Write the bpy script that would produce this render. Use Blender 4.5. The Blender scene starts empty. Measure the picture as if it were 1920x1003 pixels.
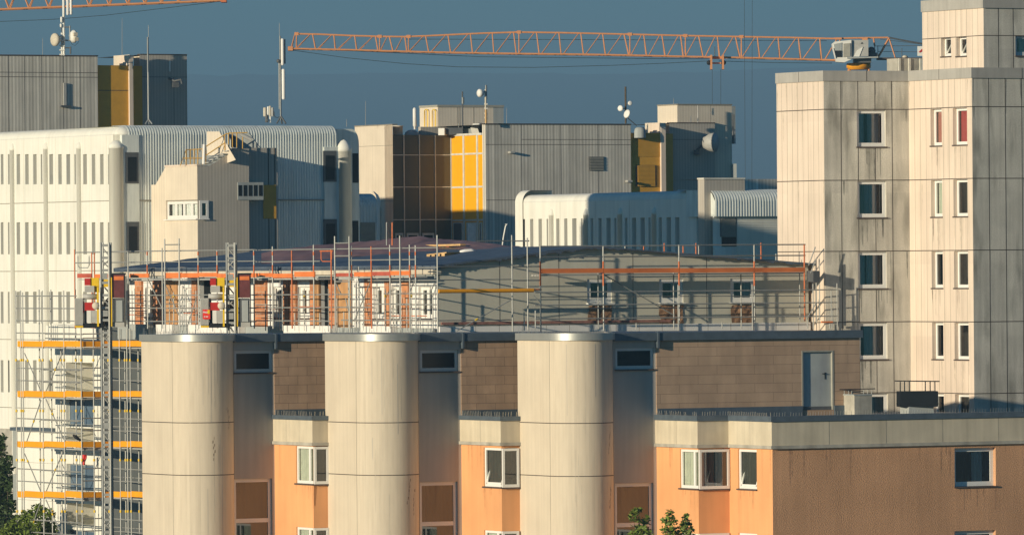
import bpy, bmesh, math, random
from mathutils import Vector, Matrix, noise
random.seed(7)
R = math.radians
SC = bpy.context.scene
COL = SC.collection

# ------------------------------------------------------------------ camera
F, CX, CY, ROLL, ZC = 13250.0, 960.0, 501.5, R(0.45), 22.0
cam = bpy.data.cameras.new('camera'); cam.sensor_width = 36; cam.lens = F / 1920 * 36
cam.clip_start = 1; cam.clip_end = 30000
camo = bpy.data.objects.new('camera', cam); COL.objects.link(camo)
camo.matrix_world = Matrix.Translation((0, 0, ZC)) @ Matrix.Rotation(R(90), 4, 'X') @ Matrix.Rotation(-ROLL, 4, 'Z')
SC.camera = camo
SC.render.resolution_x, SC.render.resolution_y = 1024, 534
SC.view_settings.view_transform = 'Standard'; SC.view_settings.look = 'None'
SC.view_settings.exposure = 0.10; SC.view_settings.gamma = 1
SC.cycles.use_denoising = True
SC.cycles.max_bounces = 6; SC.cycles.volume_bounces = 0
SC.cycles.transparent_max_bounces = 8

# ------------------------------------------------------------------ light
TH, GZ, EL = R(28), R(15), R(9.5)
D2 = Vector((math.cos(TH), math.sin(TH)))            # rightward along the grazed faces
L2 = Vector((math.sin(TH), -math.cos(TH)))           # rightward along the sunlit faces
s2 = -D2 * math.cos(GZ) + L2 * math.sin(GZ)          # towards the sun, horizontally
SUN = Vector((s2.x * math.cos(EL), s2.y * math.cos(EL), math.sin(EL)))
sl = bpy.data.lights.new('sun', 'SUN'); sl.energy = 5.0; sl.angle = R(0.5); sl.color = (1.0, 0.87, 0.64)
slo = bpy.data.objects.new('sun', sl); COL.objects.link(slo)
slo.rotation_euler = SUN.to_track_quat('Z', 'Y').to_euler()
w = bpy.data.worlds.new('World'); SC.world = w; w.use_nodes = True
wn = w.node_tree.nodes; wl = w.node_tree.links
bg = wn['Background']; sky = wn.new('ShaderNodeTexSky'); sky.sky_type = 'NISHITA'; sky.sun_disc = False
sky.sun_elevation = EL; sky.sun_rotation = math.atan2(SUN.x, SUN.y)
sky.air_density = 1.0; sky.dust_density = 0.3; sky.ozone_density = 3.0
bg.inputs['Strength'].default_value = 0.05
tint = wn.new('ShaderNodeMix'); tint.data_type = 'RGBA'; tint.blend_type = 'MULTIPLY'; tint.inputs[0].default_value = 1
tint.inputs[7].default_value = (.24, 1.02, 1.5, 1)
wl.new(sky.outputs[0], tint.inputs[6]); wl.new(tint.outputs[2], bg.inputs[0])

# ------------------------------------------------------------------ materials
def mat(name, c, rough=.85, metal=0., n=.12, ns=3., st=0., sts=(5., .25), bump=0., bs=60., brick=None, rib=None,
        grime=0., gcol=(.03, .03, .025), spec=.3, vol=None, fine=0.):
    m = bpy.data.materials.new(name); m.use_nodes = True
    N, K = m.node_tree.nodes, m.node_tree.links
    b = N['Principled BSDF']
    b.inputs['Roughness'].default_value = rough; b.inputs['Metallic'].default_value = metal
    b.inputs['Specular IOR Level'].default_value = spec
    uv = N.new('ShaderNodeTexCoord'); src = uv.outputs['UV']
    def nz(scale, sx=1., sy=1., det=4.):
        mp = N.new('ShaderNodeMapping'); mp.inputs['Scale'].default_value = (sx, sy, 1)
        K.new(src, mp.inputs[0]); t = N.new('ShaderNodeTexNoise'); t.inputs['Scale'].default_value = scale
        t.inputs['Detail'].default_value = det; K.new(mp.outputs[0], t.inputs['Vector']); return t.outputs[0]
    def mul(col, fac, lo, hi, a=.3, z=.7):
        r = N.new('ShaderNodeMapRange'); r.inputs[1].default_value = a; r.inputs[2].default_value = z
        r.inputs[3].default_value = lo; r.inputs[4].default_value = hi; K.new(fac, r.inputs[0])
        x = N.new('ShaderNodeMix'); x.data_type = 'RGBA'; x.blend_type = 'MULTIPLY'; x.inputs[0].default_value = 1
        K.new(col, x.inputs[6]); K.new(r.outputs[0], x.inputs[7]); return x.outputs[2]
    rgb = N.new('ShaderNodeRGB'); rgb.outputs[0].default_value = (*c, 1); col = rgb.outputs[0]
    if brick:
        bt = N.new('ShaderNodeTexBrick'); bw, bh, mw, c2, mc = brick
        bt.inputs['Scale'].default_value = 1; bt.inputs['Brick Width'].default_value = bw; bt.inputs['Row Height'].default_value = bh
        bt.inputs['Mortar Size'].default_value = mw; bt.inputs['Color1'].default_value = (*c, 1); bt.inputs['Color2'].default_value = (*c2, 1)
        bt.inputs['Mortar'].default_value = (*mc, 1); bt.inputs['Mortar Smooth'].default_value = .2
        K.new(src, bt.inputs['Vector']); col = bt.outputs[0]
    if n: col = mul(col, nz(ns), 1 - n, 1 + n)
    if fine: col = mul(col, nz(28., 1, 1, 3), 1 - fine, 1 + fine)
    if st: col = mul(col, nz(1., sts[0], sts[1], 6), 1 - st, 1 + st * .6)
    if grime:
        f = nz(.9, 1.6, .35, 6); r = N.new('ShaderNodeMapRange'); r.inputs[1].default_value = .52; r.inputs[2].default_value = .74
        r.inputs[3].default_value = 0; r.inputs[4].default_value = grime; K.new(f, r.inputs[0])
        x = N.new('ShaderNodeMix'); x.data_type = 'RGBA'; K.new(r.outputs[0], x.inputs[0]); K.new(col, x.inputs[6])
        x.inputs[7].default_value = (*gcol, 1); col = x.outputs[2]
    h = None
    if rib:
        wv = N.new('ShaderNodeTexWave'); wv.bands_direction = 'X'; wv.inputs['Scale'].default_value = rib[0]
        wv.inputs['Distortion'].default_value = rib[2] if len(rib) > 2 else 0; K.new(src, wv.inputs['Vector'])
        col = mul(col, wv.outputs[1], 1 - rib[1], 1, 0, 1); h = wv.outputs[1]
    K.new(col, b.inputs['Base Color'])
    if bump:
        bp = N.new('ShaderNodeBump'); bp.inputs['Strength'].default_value = bump; bp.inputs['Distance'].default_value = .02
        K.new(nz(bs, 1, 1, 3), bp.inputs['Height']); K.new(bp.outputs[0], b.inputs['Normal'])
    return m
def glass_mat(name, tint, refl=.9):
    m = bpy.data.materials.new(name); m.use_nodes = True; N, K = m.node_tree.nodes, m.node_tree.links
    N.remove(N['Principled BSDF']); g = N.new('ShaderNodeBsdfGlossy'); g.inputs['Roughness'].default_value = .03
    g.inputs['Color'].default_value = (refl, refl, refl, 1)
    t = N.new('ShaderNodeBsdfTransparent'); t.inputs[0].default_value = (*tint, 1)
    fr = N.new('ShaderNodeFresnel'); fr.inputs[0].default_value = 2.1
    x = N.new('ShaderNodeMixShader'); K.new(fr.outputs[0], x.inputs[0]); K.new(t.outputs[0], x.inputs[1]); K.new(g.outputs[0], x.inputs[2])
    K.new(x.outputs[0], N['Material Output'].inputs['Surface']); return m

M = {}
M['cream'] = mat('cream_render', (.62, .53, .41), n=.05, ns=.7, st=.07, sts=(7, .12), bump=.15, grime=.16, gcol=(.27, .21, .15))
M['stain'] = mat('render_stain', (.30, .23, .16), n=.4, ns=9)
M['recess'] = mat('recessed_grey_render', (.44, .41, .37), n=.06, ns=.6, st=.08, grime=.2, gcol=(.16, .15, .14))
M['joint'] = mat('dark_joint', (.07, .055, .045))
M['joint2'] = mat('soft_joint', (.28, .25, .2))
M['tile'] = mat('brown_tile', (.49, .325, .215), brick=(.75, .325, .007, (.43, .285, .19), (.17, .115, .08)), n=.12, ns=1.2, st=.12, sts=(3, .6), grime=.2, gcol=(.2, .15, .11))
M['tileb'] = mat('brown_board_cladding', (.49, .335, .225), brick=(1.52, .325, .006, (.45, .305, .205), (.18, .12, .085)), n=.12, ns=.8, st=.10, sts=(3, .6), grime=.2, gcol=(.2, .15, .11))
M['darkpane'] = mat('dark_pane', (.012, .02, .025), rough=.25, spec=.25, n=0)
M['ostain'] = mat('orange_run_off', (.62, .29, .125), n=.2, ns=5)
M['bstain'] = mat('brown_run_off', (.50, .275, .155), n=.2, ns=5)
M['capmetal'] = mat('sheet_metal', (.46, .455, .42), rough=.45, metal=.6, n=.05)
M['orange'] = mat('orange_render', (.77, .375, .165), n=.10, ns=.4, bump=.25, bs=25, st=.06)
M['rough_orange'] = mat('rough_orange_render', (.60, .33, .18), n=.14, ns=.35, bump=.8, bs=26, fine=.2, st=.08)
M['fascia'] = mat('cream_fascia', (.60, .52, .39), n=.08, ns=1, st=.12, grime=.25, gcol=(.2, .17, .12))
M['zinc'] = mat('zinc_roof', (.12, .15, .18), rough=.5, metal=.35, n=.15)
M['spike'] = mat('steel_spikes', (.7, .65, .55), rough=.4, metal=.5)
M['pvc'] = mat('white_pvc', (.80, .78, .74), rough=.4, n=.02)
M['pvcgrey'] = mat('grey_window_frame', (.64, .64, .62), rough=.45, n=.03)
M['dark'] = mat('dark_interior', (.045, .05, .055), n=0)
M['bluepane'] = mat('blue_grey_pane', (.10, .15, .21), rough=.12, spec=.8, n=.15, ns=2)  # sky reflection put into the blue base colour of the opaque pane
M['wash'] = mat('pale_run_off', (.60, .50, .40), n=.2, ns=4)
M['soot'] = mat('dark_run_off', (.29, .275, .235), n=.3, ns=4)
M['sill'] = mat('metal_sill', (.10, .075, .065), rough=.5)
M['glass'] = glass_mat('window_glass', (.9, .93, .93))
M['tintglass'] = glass_mat('tinted_glass', (.25, .22, .19))
M['curtain'] = mat('net_curtain', (.85, .86, .83), st=.35, sts=(22, .1))
M['cur_red'] = mat('red_curtain', (.42, .05, .05), st=.3, sts=(22, .1))
M['cur_pink'] = mat('salmon_curtain', (.5, .22, .17), st=.3, sts=(22, .1))
M['cur_green'] = mat('sage_curtain', (.55, .57, .47), st=.3, sts=(22, .1))
M['cur_dark'] = mat('dark_curtain', (.09, .09, .075), st=.4, sts=(22, .1))
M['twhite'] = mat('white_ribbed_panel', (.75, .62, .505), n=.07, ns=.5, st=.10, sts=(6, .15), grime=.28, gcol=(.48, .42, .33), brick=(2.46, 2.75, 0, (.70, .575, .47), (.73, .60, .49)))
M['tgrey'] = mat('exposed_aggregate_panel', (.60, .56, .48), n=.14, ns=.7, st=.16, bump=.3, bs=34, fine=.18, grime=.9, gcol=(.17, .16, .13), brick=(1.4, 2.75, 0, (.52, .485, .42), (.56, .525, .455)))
M['tcap'] = mat('tower_cap_panel', (.40, .38, .345), n=.08, ns=1.4, st=.1)
M['white'] = mat('white_painted_concrete', (.80, .78, .70), n=.04, ns=.5, st=.07, sts=(4, .1), grime=.18, gcol=(.5, .46, .36))
M['ribwhite'] = mat('ribbed_white_concrete', (.74, .77, .72), n=.08, ns=.6, st=.12, grime=.45, gcol=(.24, .25, .2))
M['ribgrey'] = mat('striated_grey_concrete', (.72, .67, .58), n=.07, ns=.8, st=.28, sts=(5, .05), rib=(1.5, .30, .7), grime=.3, gcol=(.28, .27, .25))
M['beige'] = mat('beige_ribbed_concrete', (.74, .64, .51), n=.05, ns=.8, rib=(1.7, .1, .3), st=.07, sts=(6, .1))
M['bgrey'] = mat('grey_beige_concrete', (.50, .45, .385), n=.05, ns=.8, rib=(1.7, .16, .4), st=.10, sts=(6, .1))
M['bluegrey'] = mat('smooth_grey_panel', (.36, .38, .37), n=.06, ns=.6, st=.1)
M['yellow'] = mat('yellow_enamel_panel', (.88, .43, .01), rough=.35, n=.03)
M['ochre'] = mat('ochre_louvre_panel', (.60, .32, .04), rough=.6, n=.06)
M['ochre_shade'] = mat('shaded_ochre_glazing', (.10, .085, .048), rough=.3, n=.05, spec=.5)  # ochre panels standing in shade, with the shade put into the base colour
M['mull'] = mat('pale_mullion', (.66, .63, .55), rough=.5)
M['slotdark'] = mat('louvre_grey', (.20, .19, .155), n=.1)
M['lou'] = mat('louvre_blade', (.34, .325, .275), n=.1)
M['brick'] = mat('hollow_clay_block', (.60, .25, .11), brick=(.36, .24, .012, (.45, .19, .09), (.46, .33, .24)), n=.15)
M['ply'] = mat('plywood', (.50, .27, .12), n=.25, ns=1.5, st=.15)
M['foam'] = mat('white_insulation_board', (.82, .80, .76), n=.04, brick=(1.0, .5, .012, (.80, .77, .73), (.35, .3, .26)))
M['greyrender'] = mat('grey_render_coat', (.60, .57, .47), n=.05, ns=.7, st=.04, bump=.2)
M['fasboard'] = mat('pale_eaves_board', (.60, .53, .42), n=.12, ns=2, st=.12)
M['memb'] = mat('dark_roof_membrane', (.085, .11, .15), rough=.55, n=.25, ns=1.1)
M['tarp'] = mat('maroon_tarpaulin', (.19, .115, .12), rough=.55, n=.15, ns=1.5)
M['rubble'] = mat('broken_masonry', (.30, .17, .095), n=.45, ns=5, bump=.9, bs=12)
M['steel'] = mat('galvanised_steel', (.36, .36, .34), rough=.5, metal=.3, n=.1, ns=8)
M['ored'] = mat('rusty_orange_paint', (.62, .17, .06), rough=.6, n=.2, ns=6)
M['deck'] = mat('orange_toe_board', (.85, .36, .012), rough=.5, n=.08, ns=2)
M['decko'] = mat('red_orange_toe_board', (.74, .20, .055), rough=.6, n=.22, ns=1.2)
M['deckm'] = mat('faded_red_toe_board', (.50, .11, .07), rough=.6, n=.2, ns=1.5)
M['yel'] = mat('yellow_paint', (.80, .52, .02), rough=.45, n=.08)
M['red'] = mat('red_paint', (.45, .025, .02), rough=.45, n=.1)
M['signred'] = mat('sign_red', (.78, .04, .03), rough=.5, n=.02)
M['mgrey'] = mat('machine_grey', (.42, .41, .38), rough=.5, n=.1)
M['dgrey'] = mat('dark_machine_grey', (.10, .105, .11), rough=.5, n=.1)
M['basestrip'] = mat('dull_red_strip', (.30, .15, .12), n=.4, ns=4)
M['black'] = mat('black_metal', (.008, .011, .014), rough=.6, n=.1)
M['mwhite'] = mat('machine_white', (.76, .74, .68), rough=.45, n=.04)
M['maroon'] = mat('maroon_mesh_door', (.13, .035, .035), rough=.6, n=.2)
M['crane'] = mat('orange_crane_paint', (.64, .28, .12), rough=.5, n=.1, ns=4)
M['cable'] = mat('steel_cable', (.04, .045, .05), n=0)
M['conc'] = mat('weathered_concrete', (.42, .39, .33), n=.2, ns=2, grime=.5)
M['trunk'] = mat('bark', (.10, .075, .05), n=.3, ns=6)
M['leaf'] = mat('leaf_green', (.13, .18, .025), rough=.5, n=.35, ns=3)
M['leafd'] = mat('dark_leaf', (.045, .075, .022), rough=.55, n=.35, ns=3)
M['wood'] = mat('raw_timber', (.60, .38, .17), n=.2, ns=3, st=.15)
M['rail'] = mat('ochre_handrail', (.55, .32, .06), rough=.5)
M['dish'] = mat('antenna_white', (.80, .77, .72), rough=.5, n=.03)
M['mast'] = mat('dull_mast_metal', (.22, .23, .23), rough=.5, metal=.3)
M['ground'] = mat('dusty_ground', (.16, .15, .11), n=.3, ns=.02)
M['hill'] = mat('wooded_hillside', (.050, .066, .032), n=.3, ns=.02)
M['door'] = mat('grey_steel_door', (.38, .40, .39), rough=.5, n=.12, ns=1.2, grime=.5, gcol=(.22, .21, .24))
M['feather'] = mat('black_feathers', (.012, .012, .014), rough=.5)

# ------------------------------------------------------------------ geometry helpers
cr, sr = math.cos(ROLL), math.sin(ROLL)
def un(px, py):
    a, b = px - CX, py - CY
    return a * cr - b * sr, b * cr + a * sr
def P(px, py, Y):
    a, b = un(px, py); return Vector((a / F * Y, Y, ZC - b / F * Y))
def PL(px, py, Y): return P(px, py, Y).xy
def go(p, d, px, py):
    a, _ = un(px, py); r = Vector((a / F, 1)); n = Vector((d.y, -d.x))
    return r * (n.dot(p) / n.dot(r))
class Face:
    def __init__(s, A, B):
        s.A, s.B = Vector(A), Vector(B); d = s.B - s.A; s.w = d.length; s.u = d / s.w; s.n = Vector((s.u.y, -s.u.x)); s.holes = []
    def pt(s, u, z, d=0):
        q = s.A + s.u * u + s.n * d; return Vector((q.x, q.y, z))
    def hit(s, px, py):
        a, b = un(px, py); r = Vector((a / F, 1)); t = s.n.dot(s.A) / s.n.dot(r)
        return Vector((a / F * t, t, ZC - b / F * t))
    def uz(s, px, py):
        p = s.hit(px, py); return (p.xy - s.A).dot(s.u), p.z
    def off(s, d): return Face(s.A + s.n * d, s.B + s.n * d)
    def rect(s, x0, y0, x1, y1):
        xm, ym = (x0 + x1) / 2, (y0 + y1) / 2
        return s.uz(x0, ym)[0], s.uz(x1, ym)[0], s.uz(xm, y1)[1], s.uz(xm, y0)[1]

def empty(name, loc, label, cat, group=None):
    o = bpy.data.objects.new(name, None); o.location = loc; COL.objects.link(o)
    o['label'] = label; o['category'] = cat
    if group: o['group'] = group
    return o
def tag(o, label, cat, group=None):
    o['label'] = label; o['category'] = cat
    if group: o['group'] = group
    return o
def wloc(o):
    v = Vector((0, 0, 0))
    while o: v = v + o.location; o = o.parent
    return v

class MB:
    def __init__(s): s.v, s.f, s.m, s.s = [], [], [], []
    def face(s, pts, m=0, sm=False):
        i = len(s.v); s.v += [Vector(p) for p in pts]; s.f.append(list(range(i, i + len(pts)))); s.m.append(m); s.s.append(sm)
    def grid(s, rows, m=0, sm=True, closed=False):
        i = len(s.v); n = len(rows[0])
        for r in rows: s.v += [Vector(p) for p in r]
        for a in range(len(rows) - 1):
            for b in range(n if closed else n - 1):
                c = (b + 1) % n
                s.f.append([i + a * n + b, i + a * n + c, i + (a + 1) * n + c, i + (a + 1) * n + b]); s.m.append(m); s.s.append(sm)
    def hexa(s, q, m=0):
        i = len(s.v); s.v += [Vector(p) for p in q]
        for f in ((0, 1, 2, 3), (7, 6, 5, 4), (0, 4, 5, 1), (1, 5, 6, 2), (2, 6, 7, 3), (3, 7, 4, 0)):
            s.f.append([i + k for k in f]); s.m.append(m); s.s.append(False)
    def fbox(s, fc, u0, u1, z0, z1, d0, d1, m=0):
        s.hexa([fc.pt(u0, z0, d1), fc.pt(u1, z0, d1), fc.pt(u1, z1, d1), fc.pt(u0, z1, d1),
                fc.pt(u0, z0, d0), fc.pt(u1, z0, d0), fc.pt(u1, z1, d0), fc.pt(u0, z1, d0)], m)
    def box(s, c, sx, sy, sz, m=0, rz=0):
        c = Vector(c); a, b = Vector((math.cos(rz), math.sin(rz), 0)) * sx / 2, Vector((-math.sin(rz), math.cos(rz), 0)) * sy / 2
        h = Vector((0, 0, sz / 2))
        s.hexa([c - a - b - h, c + a - b - h, c + a - b + h, c - a - b + h, c - a + b - h, c + a + b - h, c + a + b + h, c - a + b + h], m)
    def tube(s, a, b, r, n=6, m=0, r2=None, cap=True):
        a, b = Vector(a), Vector(b); t = (b - a).normalized(); x = t.orthogonal().normalized(); y = t.cross(x)
        r2 = r if r2 is None else r2
        k = [x * math.cos(2 * math.pi * j / n) + y * math.sin(2 * math.pi * j / n) for j in range(n)]
        s.grid([[a + q * r for q in k], [b + q * r2 for q in k]], m, n > 6, True)
        if cap: s.face([a + q * r for q in reversed(k)], m); s.face([b + q * r2 for q in k], m)
    def path(s, pts, r, n=6, m=0):
        pts = [Vector(p) for p in pts]; rows = []
        for i, p in enumerate(pts):
            t = (pts[min(i + 1, len(pts) - 1)] - pts[max(i - 1, 0)]).normalized()
            ref = Vector((0, 0, 1)) if abs(t.z) < .9 else Vector((1, 0, 0))
            x = t.cross(ref).normalized(); y = t.cross(x)
            rows.append([p + (x * math.cos(2 * math.pi * j / n) + y * math.sin(2 * math.pi * j / n)) * r for j in range(n)])
        s.grid(rows, m, True, True)
    def lathe(s, c, prof, n=14, m=0, axis=Vector((0, 0, 1))):
        c = Vector(c); x = axis.orthogonal().normalized(); y = axis.cross(x)
        s.grid([[c + axis * h + (x * math.cos(2 * math.pi * j / n) + y * math.sin(2 * math.pi * j / n)) * r for j in range(n)] for r, h in prof], m, True, True)
    def strip(s, pts, z0, z1, m=0, sm=False):
        s.grid([[(p[0], p[1], z0) for p in pts], [(p[0], p[1], z1) for p in pts]], m, sm)
    def slab(s, pts, z, m=0): s.face([(p[0], p[1], z) for p in pts], m)
    def prism(s, pts, z0, z1, m=0, top=True):
        s.strip(list(pts) + [pts[0]], z0, z1, m)
        if top: s.slab(pts, z1, m)
    def wall(s, fc, u0, u1, z0, z1, m=0, mi=1, deep=.8):
        H = [h for h in fc.holes if h[1] > u0 and h[0] < u1 and h[3] > z0 and h[2] < z1]
        us = sorted({u0, u1, *[min(max(x, u0), u1) for h in H for x in h[:2]]}); zs = sorted({z0, z1, *[min(max(x, z0), z1) for h in H for x in h[2:4]]})
        for a, b in zip(us, us[1:]):
            for c, e in zip(zs, zs[1:]):
                um, zm = (a + b) / 2, (c + e) / 2
                if any(h[0] < um < h[1] and h[2] < zm < h[3] for h in H): continue
                s.face([fc.pt(a, c), fc.pt(b, c), fc.pt(b, e), fc.pt(a, e)], m)
        for a, b, c, e, rev in H:
            q = [(a, c), (b, c), (b, e), (a, e)]
            for i in range(4):
                (ua, za), (ub, zb) = q[i], q[(i + 1) % 4]
                s.face([fc.pt(ua, za), fc.pt(ub, zb), fc.pt(ub, zb, -rev), fc.pt(ua, za, -rev)], m)
                s.face([fc.pt(ua, za, -rev), fc.pt(ub, zb, -rev), fc.pt(ub, zb, -deep), fc.pt(ua, za, -deep)], mi)
            s.face([fc.pt(x, y, -deep) for x, y in q], mi)
    def build(s, name, mats, parent=None):
        me = bpy.data.meshes.new(name); me.from_pydata([tuple(p) for p in s.v], [], s.f)
        mats = mats if isinstance(mats, (list, tuple)) else [mats]
        for x in mats: me.materials.append(M[x] if isinstance(x, str) else x)
        me.polygons.foreach_set('material_index', s.m); me.polygons.foreach_set('use_smooth', s.s)
        uv = me.uv_layers.new(name='UVMap'); k = 0; dat = [0.] * (2 * len(me.loops))
        for p, f in zip(me.polygons, s.f):
            n = p.normal
            if abs(n.z) > .8: ax, ay = Vector((1, 0, 0)), Vector((0, 1, 0))
            else:
                ax = Vector((-n.y, n.x, 0))
                ax = ax.normalized() if ax.length > 1e-6 else Vector((1, 0, 0)); ay = Vector((0, 0, 1))
            for i in f:
                dat[k] = s.v[i].dot(ax); dat[k + 1] = s.v[i].dot(ay); k += 2
        uv.data.foreach_set('uv', dat); me.update()
        o = bpy.data.objects.new(name, me); COL.objects.link(o)
        if parent:
            o.parent = parent; o.matrix_parent_inverse = Matrix.Translation(-wloc(parent) if parent.type == 'EMPTY' else (0, 0, 0))
        return o
def offp(pts, d):
    out = []
    for i, p in enumerate(pts):
        a = (pts[i] - pts[i - 1]).normalized() if i else (pts[1] - pts[0]).normalized()
        b = (pts[i + 1] - pts[i]).normalized() if i < len(pts) - 1 else a
        na, nb = Vector((a.y, -a.x)), Vector((b.y, -b.x)); m = (na + nb)
        if m.length < .1: m = nb
        m = m.normalized(); c = max(.35, m.dot(nb)); out.append(p + m * (d / c))
    return out
def cap_band(mb, pts, z0, z1, d=.1, inn=.3, m=0, sm=False):
    o, i = offp(pts, d), offp(pts, -inn)
    mb.strip(o, z0, z1, m, sm)
    for a in range(len(pts) - 1):
        mb.face([(*o[a], z1), (*o[a + 1], z1), (*i[a + 1], z1), (*i[a], z1)], m)
        mb.face([(*o[a], z0), (*o[a + 1], z0), (*i[a + 1], z0), (*i[a], z0)], m)
    for e in (0, -1): mb.face([(*o[e], z0), (*o[e], z1), (*i[e], z1), (*i[e], z0)], m)

def window(par, fc, r, fm='pvc', rec=.12, fw=.07, mull=(), trans=(), cur=None, pane='glass', sill='sill', tilt=False, px=True, hole=True, sillw=.06, flat=False):
    u0, u1, z0, z1 = fc.rect(*r) if px else r
    if u1 < u0: u0, u1 = u1, u0
    if flat: hole = False; rec = -.08
    if hole: fc.holes.append((u0, u1, z0, z1, rec + .07))
    e = .002; a, b, c, f = u0 + e, u1 - e, z0 + e, z1 - e
    mb = MB(); d0, d1 = -rec - .06, -rec
    mb.fbox(fc, a, b, c, c + fw * 1.2, d0, d1); mb.fbox(fc, a, b, f - fw, f, d0, d1)
    mb.fbox(fc, a, a + fw, c + fw * 1.2, f - fw, d0, d1); mb.fbox(fc, b - fw, b, c + fw * 1.2, f - fw, d0, d1)
    for t in mull: um = a + (b - a) * t; mb.fbox(fc, um - fw * .7, um + fw * .7, c + fw * 1.2, f - fw, d0 + .003, d1 - .003)
    for t in trans: zm = c + (f - c) * t; mb.fbox(fc, a + fw, b - fw, zm - fw * .6, zm + fw * .6, d0 + .005, d1 - .005)
    wo = mb.build('window', fm, par)
    p = MB(); p.face([fc.pt(a + fw * .5, c + fw * .5, d0 + .03), fc.pt(b - fw * .5, c + fw * .5, d0 + .03), fc.pt(b - fw * .5, f - fw * .5, d0 + .03), fc.pt(a + fw * .5, f - fw * .5, d0 + .03)])
    p.build('pane', pane, wo)
    if flat: k = MB(); k.face([fc.pt(a, c, .004), fc.pt(b, c, .004), fc.pt(b, f, .004), fc.pt(a, f, .004)]); k.build('backing', 'dark', wo)
    if sill:
        k = MB(); k.fbox(fc, u0 - .04, u1 + .04, z0 - .05, z0, -rec, sillw); k.build('sill', sill, wo)
    for (t0, t1, cm) in (cur or ()):
        k = MB(); n = 14; x0, x1 = a + (b - a) * t0, a + (b - a) * t1
        row = [(x0 + (x1 - x0) * i / n, .018 + .007 * math.sin(i * 2.4) if flat else d0 - .05 + .02 * math.sin(i * 2.4)) for i in range(n + 1)]
        k.grid([[fc.pt(x, c + .03, d) for x, d in row], [fc.pt(x, f - .03, d) for x, d in row]]); k.build('curtain', cm, wo)
    if tilt:
        k = MB(); g = fw * .9; ua, ub, za, zb = a + fw, b - fw, c + fw, f - fw * 1.6; dd = -.30
        def q(u, t, d): return fc.pt(u, za + (zb - za) * t, d1 + .01 + dd * t + d)
        for (x0, x1, t0, t1) in ((ua, ua + g, 0, 1), (ub - g, ub, 0, 1), (ua, ub, 0, .06), (ua, ub, .95, 1)):
            k.hexa([q(x0, t0, 0), q(x1, t0, 0), q(x1, t1, 0), q(x0, t1, 0), q(x0, t0, -.04), q(x1, t0, -.04), q(x1, t1, -.04), q(x0, t1, -.04)])
        k.build('sash', fm, wo)
    return wo
def seams(mb, fc, us, zs, u0, u1, z0, z1, m, w=.018, d=.003):
    for u in us: mb.fbox(fc, u - w / 2, u + w / 2, z0, z1, -.01, d, m)
    for z in zs: mb.fbox(fc, u0, u1, z - w / 2, z + w / 2, -.01, d + .001, m)
def struct(name, mb, m):
    o = mb.build(name, m); o['kind'] = 'structure'; return o

# ------------------------------------------------------------------ ground, hills
g = MB(); g.face([(-4000, -250, 0), (4000, -250, 0), (4000, 16000, 0), (-4000, 16000, 0)]); struct('ground', g, 'ground')
h = MB(); rows = []
for j in range(15):
    t = j / 14; Y = 7000 + 7000 * t if j < 14 else 15000
    r_ = []
    for i in range(201):
        x = -3900 + 39 * i
        base = 438 * (t ** 1.15 if j < 14 else .9)
        z = base + (noise.noise(Vector((x * .002, Y * .001, 3))) * 18 + noise.noise(Vector((x * .021, Y * .01, 9))) * 6) * min(1, t * 2)
        r_.append((x, Y, z - 1))
    rows.append(r_)
h.grid(rows); struct('hills', h, 'hill')
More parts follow.
